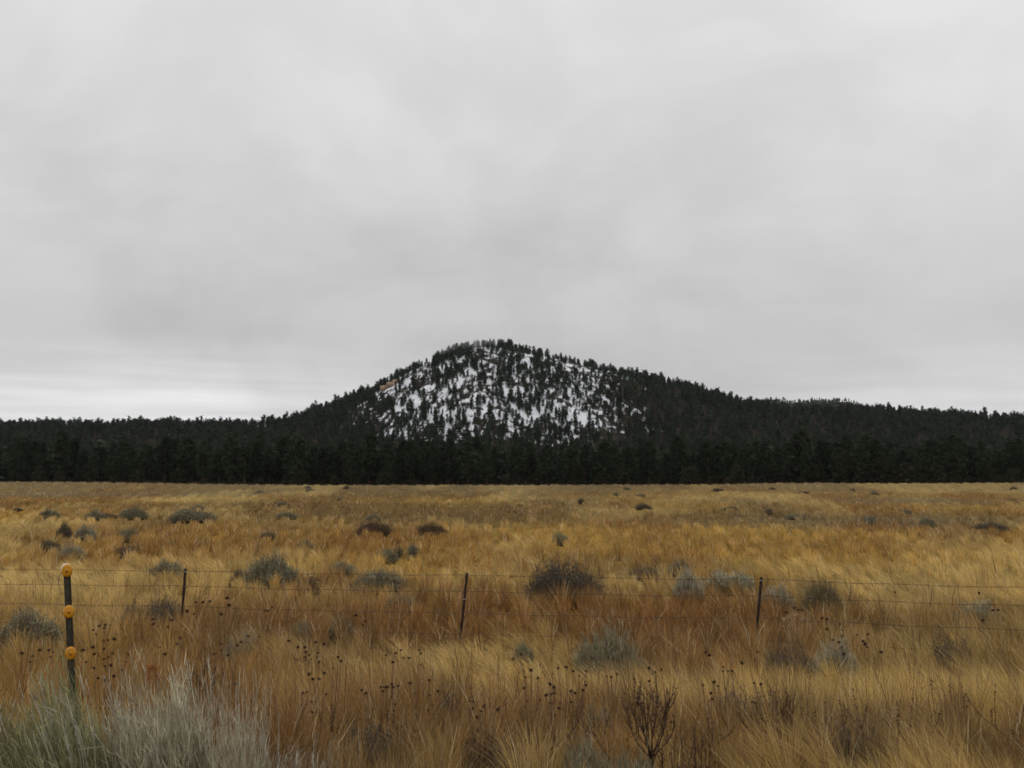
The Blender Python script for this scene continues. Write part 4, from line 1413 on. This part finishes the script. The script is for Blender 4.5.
weed(650, 668, 5.2, 'broom', 'dead weed branching like a broom from one dark stem, bottom right of centre', None, 44, 1, 41)
weed(686, 716, 5.0, 'broom', 'dead dark many-stemmed weed clump at the bottom edge beside the broom-shaped weed', None, 54, 11, 42)
weed(765, 682, 6.2, 'broom', 'sparse dead weed with arching dark branches at the right of the foreground', None, 60, 1, 43)
weed(577, 690, 6.9, 'broom', 'thin reddish branched dead weed left of the broom-shaped weed', None, 40, 1, 44)
weed(208, 655, 7.4, 'broom', 'forked dark dead weed standing behind the pale left foreground shrubs', None, 34, 1, 45)
weed(253, 742, 5.2, 'broom', 'short black stubby stalk among the pale left foreground shrubs', None, 12, 3, 46)
SP = [(795, 690), (815, 687), (836, 700), (866, 690), (888, 688), (912, 690), (948, 678), (963, 676), (980, 685), (1001, 682), (1012, 712), (905, 700), (775, 705),
      (460, 680), (468, 672), (482, 700), (508, 655), (486, 695), (437, 690), (420, 700), (398, 705), (345, 705), (375, 660), (560, 640), (545, 690), (525, 700), (700, 715),
      (720, 700), (745, 720), (870, 730), (1016, 735), (330, 735), (940, 725), (610, 700), (625, 690)]
rr = random.Random(12)
for k, (px, py) in enumerate(SP):
    Y = 5.2 + rr.uniform(0, 1.0) + max(0, (690 - py)) * 0.06
    weed(px, py, Y, 'spike', 'thin dead brown weed stalk with a knobbly spike in the foreground grass', 'spiked dead weed stalks in the foreground', seed=600 + k)


# ---------------------------------------------------------------- dried flat-topped buckwheat clumps
def buckwheat(px, py, Y, w_px, h_px, label, pale=False, seed=0):
    rng = np.random.default_rng(seed)
    top = at_depth(px, py, Y)
    w = w_px * Y / FPX
    z0 = float(ground_z(top.x, Y)); h = top.z - z0
    r = empty('dried_buckwheat', (top.x, Y, z0))
    tag(r, label, 'dried flower')
    n = 70
    az = rng.uniform(0, 6.283, n); rad = np.sqrt(rng.uniform(0, 1, n)) * w * .5
    tip = np.stack((np.cos(az) * rad, np.sin(az) * rad, h * (1 - 0.35 * (rad / (w * .5)) ** 2) * rng.uniform(.92, 1.02, n)), -1)
    P = curve_points(np.tile(np.array([[0, 0, -0.03]]), (n, 1)), tip, np.stack((np.cos(az) * rad * .1, np.sin(az) * rad * .1, 0.05 * np.ones(n)), -1), 5)
    st = Soup()
    c = np.array([0.36, 0.25, 0.15]) if pale else np.array([0.30, 0.13, 0.05])
    st.ribbons(P, np.broadcast_to(np.array([.002, .0018, .0015, .0012, .001]) * (1.6 if pale else 1), (n, 5)), rand_dirs(n, rng), c * rng.uniform(.7, 1.2, (n, 1)))
    link('stem', st.mesh('stem'), r, M_WEED)
    fl = Soup()
    q = np.repeat(tip, 10, 0) + rng.normal(0, 0.009, (n * 10, 3))
    d = rand_dirs(n * 10, rng)
    fl.ribbons(np.stack((q, q + d * .006, q + d * .012), 1), np.broadcast_to(np.array([.003, .005, .001]), (n * 10, 3)), unit(np.cross(d, rand_dirs(n * 10, rng))), c * rng.uniform(.8, 1.5, (n * 10, 1)))
    link('flower_head', fl.mesh('flower_head'), r, M_GRASS)


buckwheat(608, 736, 6.0, 17, 30, 'rounded reddish dried flower head in front of the slim pale grey bush', seed=1)
buckwheat(632, 738, 6.1, 14, 30, 'small reddish dried flower head close to the stem of the broom-shaped weed', seed=2)
buckwheat(564, 754, 5.9, 16, 20, 'low reddish dried flower head at the bottom centre edge', seed=3)
buckwheat(153, 664, 7.6, 16, 20, 'pinkish brown dried flower head behind the tall grey left foreground shrubs', seed=4)
buckwheat(795, 610, 14.6, 34, 25, 'pale arching dried flower clump between the right post and the round dark green bush', pale=True, seed=5)

# ---------------------------------------------------------------- air
HAZE = 0.000022


def build_haze():
    b = bmesh.new()
    bmesh.ops.create_cube(b, size=1)
    me = bpy.data.meshes.new('haze')
    for v in b.verts:
        v.co = (v.co.x * 9000, 1600 + v.co.y * 5200, 119 + v.co.z * 244)
    b.to_mesh(me); b.free()
    m, t = new_mat('thin_air')
    p = N(t, 'ShaderNodeVolumePrincipled')
    p.inputs['Color'].default_value = (0.85, 0.88, 0.92, 1)
    p.inputs['Density'].default_value = HAZE
    p.inputs['Anisotropy'].default_value = 0.2
    o = N(t, 'ShaderNodeOutputMaterial')
    t.links.new(p.outputs[0], o.inputs['Volume'])
    tag(link('haze', me, mat=m), 'thin pale air over the meadow and the hill', 'haze', kind='stuff')


def build_mist():
    b = bmesh.new()
    bmesh.ops.create_icosphere(b, subdivisions=3, radius=1.0)
    c = at_depth(456, 338, CREST)
    for v in b.verts:
        v.co = (c.x + v.co.x * 58, CREST - 40 + v.co.y * 60, c.z - 7 + v.co.z * 17 + v.co.x * 7)
    me = bpy.data.meshes.new('mist'); b.to_mesh(me); b.free()
    m, t = new_mat('cloud_mist')
    p = N(t, 'ShaderNodeVolumePrincipled')
    p.inputs['Color'].default_value = (0.95, 0.95, 0.95, 1)
    p.inputs['Density'].default_value = 0.004
    o = N(t, 'ShaderNodeOutputMaterial')
    t.links.new(p.outputs[0], o.inputs['Volume'])
    tag(link('mist', me, mat=m), 'wisp of low cloud brushing the summit trees', 'mist', kind='stuff')


build_mist()
if HAZE:
    build_haze()
